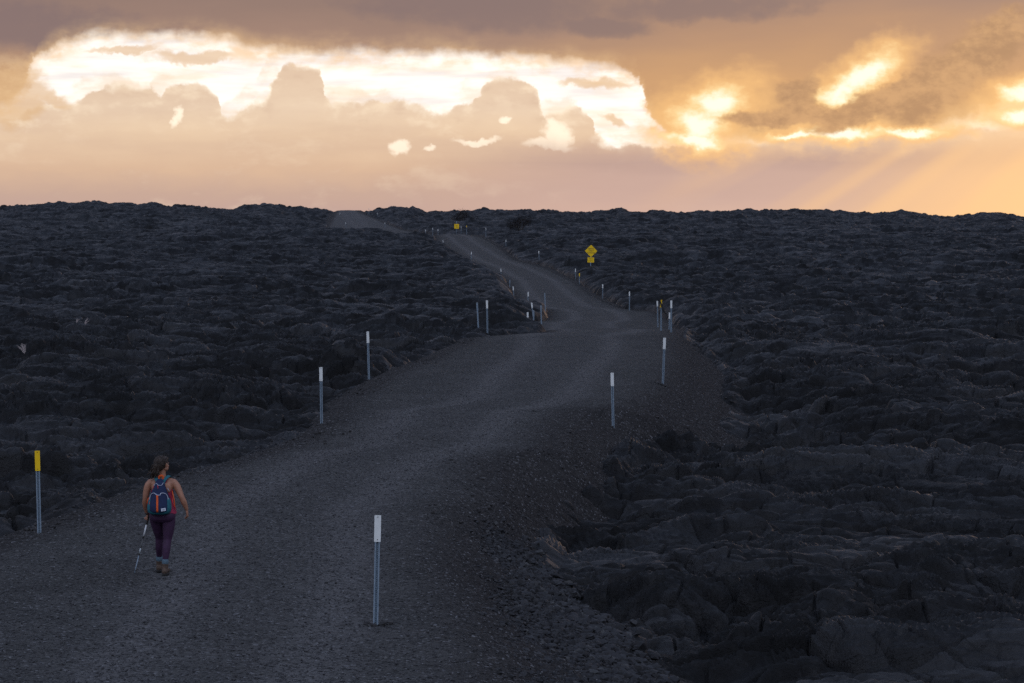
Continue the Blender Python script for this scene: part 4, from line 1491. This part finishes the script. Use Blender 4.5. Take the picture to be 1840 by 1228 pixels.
    bm = bmesh.new()
    for row, pts in ((.006, (-.022, -.012, -.004, .005, .014, .022)), (-.006, (-.018, -.009, .0, .009, .018))):
        pp = [c + tdir2 * a + up2 * (row + .0035 * (-1) ** i) + nn * .005 for i, a in enumerate(pts)]
        tube(bm, pp, [.0013], 5)
    obj('print_line', bm, M_BLACK, lab)
    # haul loop
    bm = bmesh.new()
    p, r = smooth_chain([(-.035, -.055, 1.275), (-.030, -.060, 1.315), (.0, -.062, 1.330), (.022, -.060, 1.315), (.024, -.055, 1.275)], [(.013, .003)] * 5, 4)
    tube(bm, p, r, 8, up=Vector((0, 1, 0))); obj('haul_loop', bm, m_org, K)
    for s in (-1, 1):
        bm = bmesh.new()
        p, r = smooth_chain([(s * .040 + BX * .5, -.075, 1.235), (s * .060 + BX * .3, -.062, 1.285), (s * .088, -.012, 1.318), (s * .100, .045, 1.308), (s * .108, .10, 1.255), (s * .112, .148, 1.16), (s * .120, .140, 1.05), (s * .150, .09, .95), (s * .158, -.03, .87)],
                            [(.022, .006), (.026, .007), (.027, .007), (.027, .007), (.026, .007), (.024, .006), (.014, .003), (.010, .002), (.010, .002)], 5)
        tube(bm, p, r, 10, up=Vector((0, -.6, .8))); obj('shoulder_strap', bm, m_teal, K)
    # zip pulls and dangling cords
    bm = bmesh.new()
    for (u, v, u2, v2, o_) in ((366, 340, 362, 358, .010), (402, 335, 406, 358, .012), (334, 470, 336, 490, .006)):
        tube(bm, [zp(u, v, o_), zp(u2, v2, o_ + .004)], [.0042], 6)
    obj('zip_pull', bm, m_red, K)
    for m_, pts in ((m_org, [(.140, -.03, 1.12), (.158, -.06, 1.06), (.172, -.07, 1.00), (.180, -.06, .90)]), (m_red, [(.138, -.03, 1.05), (.150, -.09, 1.00), (.165, -.10, .94), (.190, -.07, .885)]),
                    (m_org, [(-.168, -.05, 1.03), (-.186, -.07, .985), (-.188, -.06, .95), (-.176, -.05, .935)])):
        bm = bmesh.new(); p, r = smooth_chain(pts, [(.006, .002), (.007, .002), (.007, .002), (.008, .003)], 4); tube(bm, p, r, 6); obj('cord', bm, m_, K)

    # ================= trekking pole
    hx = Vector((-.200, .115, .745))
    tipx, tipz = (190 - 430) / 632, -.02
    tip = Vector((tipx, .08, .0))
    Pl = empty('trekking_pole', (x0, y0, zg))
    tag(Pl, 'thin trekking pole with black grip and white upper shaft in her left hand', 'trekking pole')
    top = hx + (hx - tip).normalized() * .06
    f = lambda t_: top.lerp(tip, t_)
    bm = bmesh.new(); p, r = smooth_chain([f(0), f(.03), f(.09), f(.15), f(.19)], [.019, .017, .0145, .016, .011], 3); tube(bm, p, r, 12); obj('grip', bm, M_BLACK, Pl)
    bm = bmesh.new(); tube(bm, [f(.19), f(.38)], [.0105], 12, round_ends=False); obj('upper_shaft', bm, simple('white_pole_paint', (.78, .80, .82), .35), Pl)
    bm = bmesh.new(); tube(bm, [f(.38), f(.39), f(.405), f(.42)], [.012, .0155, .0155, .011], 12, round_ends=False); 
    tube(bm, [f(.67), f(.68), f(.695), f(.70)], [.010, .0125, .0125, .009], 12, round_ends=False); obj('clamp', bm, M_BLACK, Pl)
    bm = bmesh.new(); tube(bm, [f(.42), f(.67)], [.0085], 10, round_ends=False); obj('middle_shaft', bm, simple('dark_pole_paint', (.06, .065, .07), .35), Pl)
    bm = bmesh.new(); tube(bm, [f(.585), f(.667)], [.0092], 10, round_ends=False); obj('printed_band', bm, simple('silver_band', (.45, .5, .52), .35), Pl)
    bm = bmesh.new(); tube(bm, [f(.70), f(.985), f(1.01)], [.0062, .006, .003], 10, round_ends=False); obj('lower_shaft', bm, M_STEEL, Pl)
    bm = bmesh.new()
    dirp = (top - tip).normalized()
    tube(bm, [f(.945) , f(.940)], [.026, .030], 16, round_ends=False); obj('basket', bm, M_BLACK, Pl)


build_posts()
build_signs()
build_stones()
build_plants()
build_person()
